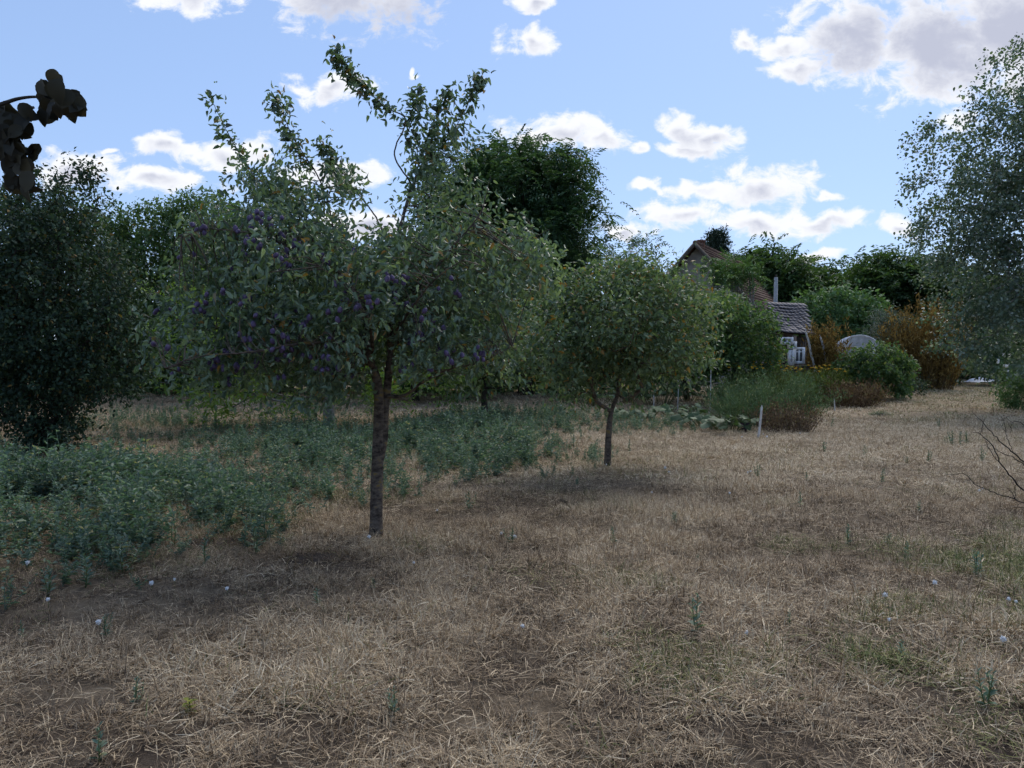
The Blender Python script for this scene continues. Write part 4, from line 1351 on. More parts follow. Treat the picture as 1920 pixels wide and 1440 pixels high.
def house():
    R1 = at(1303, 458, 36.0)
    R2 = np.array([13.9, 46.0, R1[2]])
    rd = unit(R2 - R1); pr = np.array([rd[1], -rd[0], 0])
    hw, drop = 3.6, 3.9
    base = np.array([(R1[0] + R2[0]) / 2, (R1[1] + R2[1]) / 2, 0.0])
    root = empty('house', base)
    tag(root, 'old house with grey gable and brown tiled roof rising above the bushy trees', 'house')
    zb = R1[2] - drop
    mb = MB()
    i1, i2 = R1 + rd * .35, R2 - rd * .35
    f = [i1 - pr * (hw - .35), i1 + pr * (hw - .35), i2 + pr * (hw - .35), i2 - pr * (hw - .35)]
    top = [np.array([p[0], p[1], zb + .30]) for p in f]
    bot = [np.array([p[0], p[1], -.2]) for p in f]
    g1, g2 = i1 - [0, 0, .12], i2 - [0, 0, .12]
    V = np.array(bot + top + [g1, g2]) - base
    mb.add(V, [np.array([[0, 1, 5, 4], [1, 2, 6, 5], [2, 3, 7, 6], [3, 0, 4, 7]]), np.array([[4, 5, 8], [6, 7, 9]])])
    mb.build('wall', M_WALL, root)
    mb = MB()
    rows = 22
    for s in (-1, 1):
        e1, e2 = R1 + pr * hw * s - [0, 0, drop], R2 + pr * hw * s - [0, 0, drop]
        nn = unit(np.cross(rd, (e1 - R1)) * -s); nn = nn if nn[2] > 0 else -nn
        for k in range(rows):
            t0, t1 = k / rows, (k + 1.18) / rows
            p = [R1 * (1 - t0) + e1 * t0, R2 * (1 - t0) + e2 * t0, R2 * (1 - t1) + e2 * t1 + nn * .045, R1 * (1 - t1) + e1 * t1 + nn * .045]
            if s < 0:
                p = [p[1], p[0], p[3], p[2]]
            quad_slab(mb, *[q - base + nn * .02 for q in p], -.04 if s > 0 else -.04)
    mb.tube(np.array([R1, (R1 + R2) / 2, R2]) - base + [0, 0, .08], .11, 8)
    rf = mb.build('roof', M_ROOF, root)
    mb = MB()
    for s in (-1, 1):
        a, b_ = R1 - rd * .05 + [0, 0, .02], R1 + pr * hw * s - rd * .05 - [0, 0, drop - .02]
        mb.tube(np.array([a, (a + b_) / 2, b_]) - base, .09, 4)
    mb.build('barge_board', M_WOOD, root)
    ch = at(1314, 458, 37.2) + [0, 0, 0]
    mb = MB()
    w = .34
    mb.box([0, 0, -.55], [w * .9, w * .9, 1.3]); mb.box([0, 0, .14], [w * 1.1, w * 1.1, .10])
    c = mb.build('chimney', M_BRICK, rf); c.location = tuple(ch - base)
    # one window in the gable facing the garden
    fr = MB(); q = i1 - rd * .03 - [0, 0, 2.3] - pr * 1.2
    rot = np.stack([pr, rd, [0, 0, 1]], 1)
    for dx_, dz_, sx_, sz_ in ((-.5, 0, .09, 1.2), (.5, 0, .09, 1.2), (0, .6, 1.09, .09), (0, -.6, 1.09, .09), (0, 0, .06, 1.2)):
        fr.box(q - base + pr * dx_ + [0, 0, dz_], [sx_, .08, sz_], rot)
    wd = fr.build('window', M_WHITE, root)
    pn = MB(); pn.box(q - base + rd * .02, [.9, .02, 1.1], rot); pn.build('pane', M_PANE, wd)


house()


def shed():
    R1, R2 = at(1437, 568, 28.0), at(1502, 571, 28.6)
    R2[2] = R1[2] - .02
    E1, E2 = at(1446, 612, 26.0), at(1519, 628, 26.3)
    E1[2] = E2[2] + .12
    base = np.array([(R1[0] + R2[0]) / 2, 28.0, 0])
    root = empty('shed', base); tag(root, 'weathered wooden shed with sagging slate roof behind the bushy tree', 'shed')
    F1, F2 = 2 * R1 - E1, 2 * R2 - E2
    F1[2], F2[2] = E1[2], E2[2]
    mb = MB()
    quad_slab(mb, *(p - base for p in (R1, R2, E2, E1)), .03)
    quad_slab(mb, *(p - base for p in (R2, R1, F1, F2)), .03)
    rf = mb.build('roof', M_DARKW, root)
    nc, nr = 9, 11
    wv_ = (np.linalg.norm(R2 - R1) + np.linalg.norm(E2 - E1)) / 2 / nc
    hv = np.linalg.norm(E1 - R1) / nr
    t_ = MB(); t_.box([0, -hv * .62, .0], [wv_ * .985, hv * 1.24, .018]); tm = t_.mesh('slate'); tm.materials.append(M_SLATE)
    for r_ in range(nr):
        for c_ in range(nc + 1):
            u_ = (c_ + (.5 if r_ % 2 else 0)) / nc
            if u_ > 1.02: continue
            v_ = (r_ + .15) / nr
            sag = -.09 * math.sin(math.pi * min(u_, 1)) * math.sin(math.pi * v_)
            p = (R1 * (1 - u_) + R2 * u_) * (1 - v_) + (E1 * (1 - u_) + E2 * u_) * v_
            xa = unit((R2 - R1) * (1 - v_) + (E2 - E1) * v_)
            ya = unit((R1 - E1) * (1 - u_) + (R2 - E2) * u_)
            za = unit(np.cross(xa, ya)); ya = np.cross(za, xa)
            tilt = .10 + rng.normal() * .025
            ya2 = unit(ya + za * -tilt * -1 * -1); za2 = unit(np.cross(xa, ya2))
            o = bpy.data.objects.new('slate', tm); COL.objects.link(o); o.parent = rf
            M = np.eye(4); M[:3, 0], M[:3, 1], M[:3, 2] = xa, ya2, za2
            M[:3, 3] = p - base + za * (.055 + rng.random() * .012) + [rng.normal() * .008, 0, sag]
            o.matrix_basis = Matrix(M.tolist())
    # walls of upright boards, with a dark doorway gap and posts
    wl = np.array([E1 + unit(R1 - E1) * .35, E2 + unit(R2 - E2) * .35]); hz = E1[2] - .15
    L = np.linalg.norm(wl[1] - wl[0]); xa = unit(wl[1] - wl[0])
    rot = np.stack([xa, np.cross([0, 0, 1.], xa), [0, 0, 1.]], 1)
    nb = 15
    bm_ = MB(); bm_.box([0, 0, 0], [L / nb * .95, .03, hz]); bme = bm_.mesh('board'); bme.materials.append(M_WOOD)
    wall = MB(); q = (wl[0] + wl[1]) / 2
    wall.box(np.array([q[0], q[1] + .06, hz / 2]) - base, [L, .04, hz - .05], rot)
    gm2 = np.array([R1, E1, F1])
    wall.add(np.array([R1 - [0, 0, .06], E1 + [0, .15, -.06], [E1[0], E1[1] + .15, 0], [F1[0], F1[1] - .1, 0], F1 - [0, .1, .06]]) - base + [.12, 0, 0], np.array([[0, 1, 2, 3], [0, 3, 4, 0]])[:1])
    wo_ = wall.build('wall', M_DARKW, root)
    for k in range(nb):
        if k in (5, 6): continue
        p = wl[0] + xa * L * (k + .5) / nb
        o = bpy.data.objects.new('board', bme); COL.objects.link(o); o.parent = wo_
        o.location = tuple(np.array([p[0], p[1] + rng.normal() * .008, hz / 2 - .01 + rng.normal() * .02]) - base)
        o.rotation_euler = (0, rng.normal() * .008, math.atan2(xa[1], xa[0]))
    mb = MB(); pz = at(1489, 640, E1[1] - .05)
    mb.box(np.array([pz[0], E1[1] - .05, hz / 2]) - base, [.12, .12, hz]); mb.build('post', M_WOOD, root)
    mb = MB(); a = R1 + [-.06, -.02, .03]; b_ = E1 + [-.06, -.02, .03]
    mb.tube(np.array([a, (a + b_) / 2, b_]) - base, .055, 4); mb.build('barge_board', M_DARKW, root)


shed()

# utility pole behind the shed
b0 = gz(np.array([at(1452, 650, 33)[0], 33, 0]))
root = empty('utility_pole', b0); tag(root, 'grey concrete utility pole standing up behind the shed roof', 'pole')
tp = at(1455, 521, 33) - b0
mb = MB(); mb.tube(np.array([[0, 0, 0], tp * .5, tp]), [.12, .095, .075], 10); mb.build('shaft', M_CONC, root, True)
mb = MB(); mb.tube(np.array([tp, tp + [0, 0, .1]]), [.05, .05], 8); mb.tube(np.array([tp + [-.12, 0, -.12], tp + [.12, 0, -.12]]), .025, 5); mb.build('bracket', M_DARKW, root)


# white window frames stacked in front of the shed
def frame(px0, py0, px1, py1, Y, lab, bars_v, bars_h, tilt=.0, stand=True):
    a, c = at(px0, py1, Y), at(px1, py0, Y)
    w, h = c[0] - a[0], c[2] - a[2]
    root = empty('window_frame', ((a[0] + c[0]) / 2, Y, a[2]), tilt); tag(root, lab, 'window frame', 'white window frames by the shed', 'thing')
    t = .085
    mb = MB()
    mb.box([-w / 2 + t / 2, 0, h / 2], [t, .07, h]); mb.box([w / 2 - t / 2, 0, h / 2], [t, .07, h])
    mb.box([0, 0, t / 2], [w - 2 * t, .066, t]); mb.box([0, 0, h - t / 2], [w - 2 * t, .066, t])
    mb.build('frame', M_WHITE, root)
    for k in range(bars_v):
        mb = MB(); mb.box([-w / 2 + w * (k + 1) / (bars_v + 1), 0, h / 2], [.055, .05, h - 2 * t]); mb.build('bar', M_WHITE, root)
    for k in range(bars_h):
        mb = MB(); mb.box([0, .004, h * (1 - .27 * (k + 1))], [w - 2 * t, .05, .05]); mb.build('bar', M_WHITE, root)
    mb = MB(); mb.box([0, .02, h / 2], [w - 2 * t, .008, h - 2 * t]); mb.build('pane', M_PANE, root)
    return root


frame(1487, 651, 1509, 682, 25.2, 'white glazed window frame with crossing bars leaning by the shed', 1, 1)
frame(1476, 640, 1494, 654, 25.05, 'plain white frame lying across the glazed window frame by the shed', 0, 0, .15)
frame(1464, 632, 1487, 646, 24.9, 'topmost small white frame on the pile by the shed', 1, 0, -.1)
frame(1477, 656, 1489, 684, 25.0, 'narrow white frame standing beside the glazed window frame by the shed', 0, 2)
# low bench carrying the pile of frames
b0 = gz(np.array([at(1487, 690, 25.2)[0], 25.2, 0])); ztop = at(1487, 684, 25.1)[2]
root = empty('trestle', b0); tag(root, 'grey plank trestle carrying the white window frames by the shed', 'trestle')
mb = MB(); mb.box([0, 0, ztop - .03 - b0[2]], [1.0, .5, .05]); mb.build('plank', M_WOOD, root)
for sx in (-.4, .4):
    for sy in (-.18, .18):
        mb = MB(); mb.box([sx, sy, (ztop - .06 - b0[2]) / 2], [.06, .06, ztop - .06 - b0[2]]); mb.build('leg', M_WOOD, root)

# pale split stakes leaning by the thicket
for (x0, y0, x1, y1, lab) in ((1520, 660, 1511, 624, 'pale split stake leaning between the shed and the rust-coloured thicket'), (1546, 664, 1538, 632, 'thicker pale stake among the rust-coloured twigs beside the shed')):
    Y = 25.4
    a, c = at(x0, y0, Y), at(x1, y1, Y)
    d = unit(c - a); foot = a - d * (a[2] / d[2])
    root = empty('split_stake', gz(foot)); tag(root, lab, 'stake')
    mb = MB(); mb.tube(smooth_path([foot, a, (a + c) / 2 + [.02, 0, 0], c], 10) - gz(foot), np.linspace(.045, .03, 10), 7); mb.build('shaft', M_PALE, root, True)
    mb = MB(); mb.tube(np.array([c, c + d * .08]) - gz(foot), [.028, .006], 6); mb.build('tip', M_PALE, root)


# plastic tunnel greenhouse
def tunnel():
    Y = 30.0
    c = at(1612, 660, Y)
    b0 = gz(np.array([c[0], Y, 0]))
    root = empty('greenhouse_tunnel', b0, R(-20)); tag(root, 'small arched tunnel greenhouse in whitish plastic film behind the round green shrub', 'greenhouse')
    topz = at(1605, 628, Y)[2]
    r_, wall = .82, topz - .82
    m_, n_, b_, o_ = mat_new('tunnel_film')
    f = tex_noise(n_, 2.5, 5, .65, obj_coord(n_))
    n_.links.new(ramp(n_, f, [(.35, (.22, .25, .28)), (.5, (.45, .48, .52)), (.65, (.78, .80, .83))]), b_.inputs['Base Color'])
    b_.inputs['Roughness'].default_value = .35
    tl = n_.nodes.new('ShaderNodeBsdfTranslucent'); tl.inputs[0].default_value = (.6, .63, .66, 1)
    xm = n_.nodes.new('ShaderNodeMixShader'); xm.inputs[0].default_value = .35
    n_.links.new(b_.outputs[0], xm.inputs[1]); n_.links.new(tl.outputs[0], xm.inputs[2]); n_.links.new(xm.outputs[0], o_.inputs[0])
    bump(n_, f, b_, .05, .6)
    ang = np.linspace(0, math.pi, 15)
    arc = np.concatenate([[[r_, 0, 0], [r_, 0, wall * .5]], np.stack([r_ * np.cos(ang), 0 * ang, wall + r_ * np.sin(ang)], 1), [[-r_, 0, wall * .5], [-r_, 0, 0]]])
    ny = 9
    ys = np.linspace(0, 3.6, ny)
    V = np.concatenate([arc * [1 - .02 * (j % 2), 1, 1 - .015 * (j % 2)] + [0, y_, 0] for j, y_ in enumerate(ys)])
    k = len(arc)
    i_ = (np.arange(ny - 1)[:, None] * k + np.arange(k - 1)[None]).ravel()
    link('film', np_mesh('film', V, np.stack([i_, i_ + 1, i_ + k + 1, i_ + k], 1), smooth=True), m_, root)
    e = np.concatenate([arc, [[0, 0, wall * .6]]]) + [0, .02, 0]
    link('end_film', np_mesh('end_film', e, np.array([[j, j + 1, k] for j in range(k - 1)])), m_, root)
    for j in range(0, ny, 2):
        mb = MB(); mb.tube(arc * [1.015, 1, 1.01] + [0, ys[j], 0], .022, 6); mb.build('hoop', M_WHITE, root, True)


tunnel()

# ------------------------------------------------------------------ shrubs of the garden
def shrub(name, lab, px, Y, es, nt_, per, spr, lf, mats, cat='shrub', group=None):
    base = gz(np.array([at(px, 700, Y)[0], Y, 0]))
    return make_tree(name, lab, cat, base, [base, base + [0, 0, .18], base + [.02, 0, .35]], .045, [pxell(a, b_, c, d, Y, e) for a, b_, c, d, e in es], nt_, per, spr, lf, mats, r_tip=.004, seg=.35, inner=.5, r_max=.02, group=group)


shrub('round_shrub', 'round glossy dark green shrub at the corner of the dry strip', 1640, 24.5, [(1640, 690, 62, 36, 1.0), (1610, 700, 40, 30, .8), (1675, 700, 40, 34, .8), (1650, 668, 40, 22, .7), (1640, 728, 60, 24, .9)], 300, 36, .34, (.10, .055), (BARK_DARK, L_MID))
shrub('grey_shrub', 'grey-green airy shrub behind the round shrub and the greenhouse tunnel', 1668, 32, [(1668, 625, 36, 32, 1.0), (1675, 655, 36, 36, .9), (1700, 690, 26, 26, .6), (1660, 600, 24, 16, .6)], 240, 40, .5, (.10, .03), (BARK_DARK, L_GREY))
shrub('corner_bush', 'small leafy bush with thin stems at the right edge of the dry strip', 1908, 20.0, [(1908, 728, 34, 26, .5), (1925, 745, 40, 30, .6), (1900, 712, 18, 14, .3)], 130, 30, .25, (.08, .03), (BARK_DARK, L_LIGHT))
shrub('shade_bush', 'dark bush under the poplar beside the white sheet', 1800, 34.0, [(1800, 670, 45, 35, 1.2), (1840, 660, 50, 40, 1.2), (1900, 650, 70, 45, 1.5), (1770, 690, 30, 25, .8)], 300, 34, .6, (.14, .06), (BARK_DARK, L_LOCUST))
shrub('yew_bush', 'dark green bush at the foot of the plum patch behind the round shrub', 1700, 27.0, [(1690, 722, 40, 22, .7), (1665, 735, 40, 16, .7)], 130, 34, .34, (.08, .03), (BARK_DARK, L_DARK))

M_RUSTW = surf_mat('rust_stem', [(.3, (.05, .034, .017)), (.7, (.14, .098, .042))], 20)
M_DRYW = surf_mat('dry_stem', [(.3, (.08, .055, .035)), (.7, (.20, .15, .10))], 20)
L_DRY = leaf_mat('dried_leaf', [(0, (.07, .045, .03)), (.5, (.16, .105, .065)), (.85, (.26, .18, .11)), (1, (.20, .20, .08))], .1, .8, .1)


def thicket(name, lab, px, Y, top, w, n, mats, lean=.12, speck=(.05, .012), per=26, cat='thicket', bottom=None):
    base = gz(np.array([at(px, 700, Y)[0], Y, 0]))
    root = empty(name, base); tag(root, lab, cat)
    H = at(px, top, Y)[2]
    W_ = w * Y / FPX
    st = MB(); P, Dn = [], []
    for k in range(n):
        a = rng.random() * 6.283; r_ = math.sqrt(rng.random())
        f = np.array([math.cos(a), math.sin(a) * .8, 0]) * r_ * W_ * .55
        h = H * (.55 + .45 * rng.random()) * (1 - .25 * r_ ** 2)
        tpv = f * (1.35 + .5 * rng.random()) + np.array([rng.normal() * lean, rng.normal() * lean, h])
        pts = smooth_path([f, (f + tpv) / 2 + rng.normal(size=3) * .06, tpv], 6)
        st.tube(pts, np.linspace(.012, .003, 6), 3, r=rng.random(), cap=False)
        t = rng.random(per) ** .7
        q = np.stack([np.interp(t, np.linspace(0, 1, 6), pts[:, c]) for c in range(3)], 1)
        P.append(q + rng.normal(size=q.shape) * .07); Dn.append(unit(rng.normal(size=q.shape) * .6 + [0, 0, .8]))
    st.build('stems', mats[0], root, True)
    P, Dn = np.concatenate(P), np.concatenate(Dn)
    L_ = speck[0] * (.6 + .8 * rng.random(len(P)))
    tag(link('foliage', leaves_mesh('foliage', P, Dn, rdir(len(P)), L_, L_ * speck[1] / speck[0]), mats[1], root), kind='stuff')
    return root


thicket('rust_thicket', 'rust-brown thicket of upright dry twigs beside the shed', 1553, 25.6, 588, 44, 120, (M_RUSTW, L_RUST), .15, (.16, .035), 34)
thicket('rust_thicket', 'tallest rust-brown thicket of upright twigs in front of the silvery poplar', 1738, 30.5, 545, 88, 190, (M_RUSTW, L_RUST), .2, (.20, .045), 40)
thicket('brown_bush', 'low brown dried bush in front of the round green shrub', 1580, 22.0, 706, 100, 150, (M_DRYW, L_DRY), .15, (.09, .03), 34, 'bush')
thicket('dry_plant', 'straggly dried plant beside the white stake', 1480, 15.0, 745, 80, 90, (M_DRYW, L_DRY), .10, (.05, .02), 26, 'plant')
thicket('dry_plant', 'dark brown dried plant leaning over the bed behind the white stake', 1455, 15.8, 742, 40, 40, (M_DRYW, L_DRY), .10, (.05, .02), 22, 'plant')

# asparagus ferns
L_FERN = leaf_mat('fern_leaf', [(0, (.055, .095, .05)), (.5, (.09, .15, .075)), (.9, (.14, .21, .11)), (1, (.28, .28, .14))], .2, .6, .2)
for px, Y, top, w, lab in ((1440, 17.0, 672, 100, 'tallest feathery asparagus fern in the bed behind the white stake'), (1405, 16.0, 715, 70, 'low feathery asparagus fern left of the white stake'),
                           (1500, 18.5, 690, 70, 'feathery asparagus fern between the tall fern and the brown bush'), (1380, 19.0, 700, 60, 'feathery asparagus fern at the edge of the pumpkin bed')):
    thicket('asparagus_fern', lab, px, Y, top, w, 44, (M_STEM, L_FERN), .30, (.075, .014), 80, 'fern')

# yellow-flowered plants
M_YEL = surf_mat('yellow_flower', [(.3, (.45, .24, .015)), (.7, (.68, .42, .03))], 30)
L_TANSY = leaf_mat('tansy_leaf', [(0, (.05, .075, .02)), (.5, (.09, .125, .03)), (1, (.15, .18, .05))], .2, .6, .25)
for q, (px, Y, top, w) in enumerate(((1400, 20.5, 676, 60), (1440, 21.0, 672, 46), (1475, 22.5, 684, 44), (1505, 22.0, 686, 50), (1540, 23.0, 684, 44), (1565, 23.4, 688, 36))):
    rt = thicket('yellow_flower_plant', 'tall plant with flat yellow flower heads in the row before the shed', px, Y, top, w, 70, (M_STEM, L_TANSY), .1, (.09, .025), 50, 'plant')
    rt['group'] = 'yellow-flowered plants before the shed'
    H = at(px, top, Y)[2]
    for k in range(12):
        fx = rng.normal() * w * .33 * Y / FPX
        mb = MB(); z_ = H * (.88 + .13 * rng.random())
        an = np.linspace(0, 6.283, 8)[:-1]; rr = .035 + .03 * rng.random()
        V = np.concatenate([[[fx, 0, z_ + .015]], np.stack([fx + rr * np.cos(an), rr * np.sin(an), z_ + 0 * an], 1), [[fx, 0, z_ - .03]]]) + [0, rng.normal() * .2, 0]
        mb.add(V, np.concatenate([[[0, 1 + j, 1 + (j + 1) % 7] for j in range(7)], [[8, 1 + (j + 1) % 7, 1 + j] for j in range(7)]]))
        mb.build('flower_head', M_YEL, rt)

# pumpkin plants with big leaves
L_PUMP = leaf_mat('pumpkin_leaf', [(0, (.045, .085, .045)), (.5, (.075, .13, .065)), (.85, (.12, .18, .10)), (1, (.24, .30, .22))], .2, .5, .4)


def big_leaf_mesh():
    an = np.linspace(-2.7, 2.7, 12)
    rr = .5 * (1 + .13 * np.cos(an * 5)) * (1 - .12 * np.abs(an) / 2.7)
    rim = np.stack([np.sin(an) * rr, .5 - .0 + np.cos(an) * rr - .5 + .35, .06 * np.sin(an * 3) - .10 * rr], 1)
    V = np.concatenate([[[0, 0, 0.05]], rim])
    return np_mesh('big_leaf', V, np.array([[0, i_ + 1, i_ + 2] for i_ in range(11)]))


BL = []
for q in range(3):
    me = big_leaf_mesh(); me.materials.append(leaf_mat('pumpkin_leaf_single', [(0, (.04, .075, .035)), (.5, (.065, .115, .05)), (.85, (.09, .14, .07)), (1, (.15, .20, .12))], .2, .6, .25, src='obj')); BL.append(me)
beds = [(1060, 736, 1.6), (1110, 742, 1.4), (1170, 738, 1.5), (1235, 742, 1.5), (1290, 735, 1.6), (1340, 742, 1.6), (1390, 735, 1.4), (1200, 768, 1.2), (1330, 782, 1.2), (1370, 790, .9), (1280, 760, 1.2)]
for q, (px, py, w) in enumerate(beds):
    b0 = gz(G(px, py + 18))
    root = empty('pumpkin_plant', b0); tag(root, 'knee-high pumpkin plant with broad green leaves in the bed behind the smaller plum tree' if py < 750 else 'low pumpkin vine sprawling over bare soil in front of the taller pumpkin plants', 'plant', 'tall pumpkin plants in the bed' if py < 750 else 'low pumpkin vines')
    hh = .62 if py < 750 else .30
    st = MB()
    for k in range(34):
        a = rng.random() * 6.283; r_ = w * .55 * math.sqrt(rng.random())
        p = np.array([r_ * math.cos(a), r_ * math.sin(a) * .7, hh * (.45 + .6 * rng.random())])
        st.tube(smooth_path([[p[0] * .5, p[1] * .5, 0], p * [.8, .8, .6], p], 4), .008, 3, cap=False)
        ax = unit(np.array([math.cos(a), math.sin(a), -.25]) + rng.normal(size=3) * .3)
        nn = unit(np.array([0, -.35, 1.0]) + rng.normal(size=3) * .3)
        o = single_leaf(root, p, ax, nn, .15 + .10 * rng.random(), BL)
    st.build('vines', M_STEM, root, True)

# ------------------------------------------------------------------ small things in the beds
def stake(x0, y0, x1, y1, r_, lab, name='stake', mat=None):
    f = gz(G(x0, y0)); Y = f[1]
    t_ = at(x1, y1, Y)
    root = empty(name, f); tag(root, lab, 'stake')
    P = smooth_path([np.zeros(3), (t_ - f) * .5 + [.006, 0, 0], t_ - f], 8)
    mb = MB(); mb.tube(P, np.linspace(r_, r_ * .8, 8), 7); mb.build('shaft', mat or M_PALE, root, True)
    mb = MB(); mb.tube(np.array([P[-1], P[-1] + unit(P[-1] - P[-2]) * r_ * 1.6]), [r_ * .78, r_ * .25], 7); mb.build('tip', mat or M_PALE, root, True)
    if r_ > .02:
        mb = MB(); mb.tube(P[3:5] + [-.012, -.01, 0], .012, 5); mb.build('splinter', mat or M_PALE, root)


stake(1421, 820, 1428, 764, .024, 'short whitish stake at the edge of the bed by the dried plant')
stake(1331, 775, 1333, 682, .012, 'tall thin pale stick standing in the pumpkin bed')
stake(1270, 770, 1272, 715, .010, 'thin pale stick at the left end of the pumpkin bed')
stake(1225, 772, 1226, 742, .014, 'short pale peg in the pumpkin bed')
stake(1565, 770, 1564, 750, .020, 'small pale peg at the front of the brown bush')

# blackish withered plant beside the stake
f = gz(G(1397, 812)); root = empty('withered_plant', f); tag(root, 'small blackish withered plant left of the whitish stake', 'plant')
M_BLK = surf_mat('withered_leaf', [(.3, (.010, .007, .008)), (.7, (.028, .016, .018))], 20)
mb = MB(); mb.tube(smooth_path([[0, 0, 0], [.005, 0, .1], [-.01, 0, .2]], 6), [.010, .010, .009, .008, .007, .006], 5); mb.build('stem', M_BLK, root, True)
for ax, L_, z_ in (((-.8, 0, .45), .12, .2), ((.8, .1, .4), .12, .2), ((-.8, .1, -.3), .10, .15), ((.35, -.1, -.6), .10, .14), ((.1, -.2, -.8), .11, .16)):
    me = leaves_mesh('leaf', np.array([[-.005, 0, z_]]), np.array([ax], float), np.array([[0, -1, .3]]), L_, L_ * .42, 'o'); me.materials.append(M_BLK)
    link('leaf', me, None, root)

# white sheet on the far grass and the pale flowers beside it
m_, n_, b_, o_ = mat_new('white_sheet')
f_ = tex_noise(n_, 2.0, 4, .6, obj_coord(n_)); n_.links.new(ramp(n_, f_, [(.3, (.62, .64, .68)), (.7, (.80, .82, .84))]), b_.inputs['Base Color']); b_.inputs['Roughness'].default_value = .5; bump(n_, f_, b_, .06, .6)
c = gz(G(1852, 718)); root_c = c
xs = np.linspace(-.9, .9, 26); ys = np.linspace(-.8, .8, 16); X, Yg = np.meshgrid(xs, ys)
edge = 1 + .18 * (fbm(X * 1.3 + 9, Yg * 1.3, 71, 3) - .5)
Z = .05 + .30 * np.clip(fbm(X * 1.8, Yg * 1.8, 70, 3) - .38, 0, 1) * 1.6 * np.clip(1.1 - (X / .9) ** 4, 0, 1)
i_ = (np.arange(15)[:, None] * 26 + np.arange(25)[None]).ravel()
o = link('plastic_sheet', np_mesh('plastic_sheet', np.stack([X * edge, Yg * edge, Z], -1).reshape(-1, 3), np.stack([i_, i_ + 1, i_ + 27, i_ + 26], 1), smooth=True), m_, None, c)
tag(o, 'crumpled white plastic sheet lying on the grass under the poplar', 'sheet')
sh = shrub('white_flower_bush', 'bush with pale whitish flowers beside the white sheet', 1883, 32.5, [(1884, 690, 20, 18, .5), (1895, 700, 30, 20, .6)], 90, 26, .3, (.09, .04), (BARK_DARK, L_LIGHT), 'bush')
M_FLW = surf_mat('white_petal', [(.3, (.60, .61, .62)), (.7, (.80, .80, .78))], 40)


def puff_mesh(r_):
    mb_ = MB()
    k = 14
    i = np.arange(k); ph = i * 2.39996; zz = 1 - 2 * (i + .5) / k
    for d in np.stack([np.sqrt(1 - zz ** 2) * np.cos(ph), np.sqrt(1 - zz ** 2) * np.sin(ph), zz], 1):
        V, F_, kk = leaf_arrays(np.array([d * r_ * .25]), np.array([d]), rdir(1), r_ * .85, r_ * .75, 'd', .1, .2)
        mb_.add(V, F_)
    th = np.linspace(0, math.pi, 5); an = np.arange(7) * 6.283 / 7
    V = np.concatenate([np.stack([np.sin(t) * np.cos(an), np.sin(t) * np.sin(an), 0 * an + np.cos(t)], 1) for t in th]) * r_ * .8
    mb_.add(V, np.concatenate([np.stack([j * 7 + np.arange(7), j * 7 + (np.arange(7) + 1) % 7, (j + 1) * 7 + (np.arange(7) + 1) % 7, (j + 1) * 7 + np.arange(7)], 1) for j in range(4)]))
    me = mb_.mesh('puff'); me.materials.append(M_FLW)
    return me


PUFF = [puff_mesh(.014), puff_mesh(.018), puff_mesh(.011)]
for k in range(9):
    o = bpy.data.objects.new('flower', PUFF[0]); COL.objects.link(o); o.parent = sh
    p = at(1880 + rng.normal() * 9, 684 + rng.normal() * 8, 31.9) - np.array(sh.location); o.location = tuple(p); o.scale = (5, 5, 5)
tm_ = MB(); tm_.tube(np.array([[0, 0, 0], [.003, .002, .03], [0, 0, .05]]), .0022, 4); TM = tm_.mesh('stalk'); TM.materials.append(M_STEM)
WF = [(1400, 1205), (1659, 1140), (1667, 1189), (1831, 1078), (1752, 1118), (1842, 919), (1836, 927), (284, 1091), (327, 1088), (90, 1125), (52, 1062), (172, 1040), (426, 1109), (692, 1014), (820, 968), (940, 1012), (965, 1018), (776, 1064), (980, 1176), (1055, 836), (1137, 884), (1222, 934), (1247, 889), (1254, 896), (1368, 943), (1402, 896), (1407, 897), (1391, 822), (1438, 824), (1431, 817),
      (1205, 785), (1204, 793), (1243, 788), (1285, 786), (1290, 790), (1296, 793), (1283, 792), (1340, 794), (1345, 797), (1060, 758), (1052, 762), (1169, 777), (1500, 818), (185, 1170), (1904, 1160), (1890, 1155), (1880, 1230)]
for k, (px, py) in enumerate(WF):
    p = gz(G(px, py)); p[2] += .03
    root = empty('white_flower', p); tag(root, *((('small round white flower head at the foot of the front plum trunk', 'flower') if px == 692 else ('small round white flower head beside the foot of the whitish stake', 'flower', 'white flowers by the stake') if 1385 < px < 1445 and py < 830
        else ('small white flower head by the low pumpkin vines', 'flower', 'white flowers by the pumpkins') if py < 800 else ('small round white flower head along the edge of the herbs', 'flower', 'white flowers along the herbs') if px < 430
        else ('small round white flower head low in the dry grass', 'flower', 'white flower heads dotted over the grass'))))
    for nm, me in (('stalk', TM), ('bloom', PUFF[k % 3])):
        o = bpy.data.objects.new(nm, me); COL.objects.link(o); o.parent = root
        if nm == 'bloom':
            o.location = (0, 0, .055); o.rotation_euler = (rng.random(), rng.random(), 0)
    s = 1.0 if py > 1000 else .8 + .4 * rng.random()
    root.scale = (s, s, s)

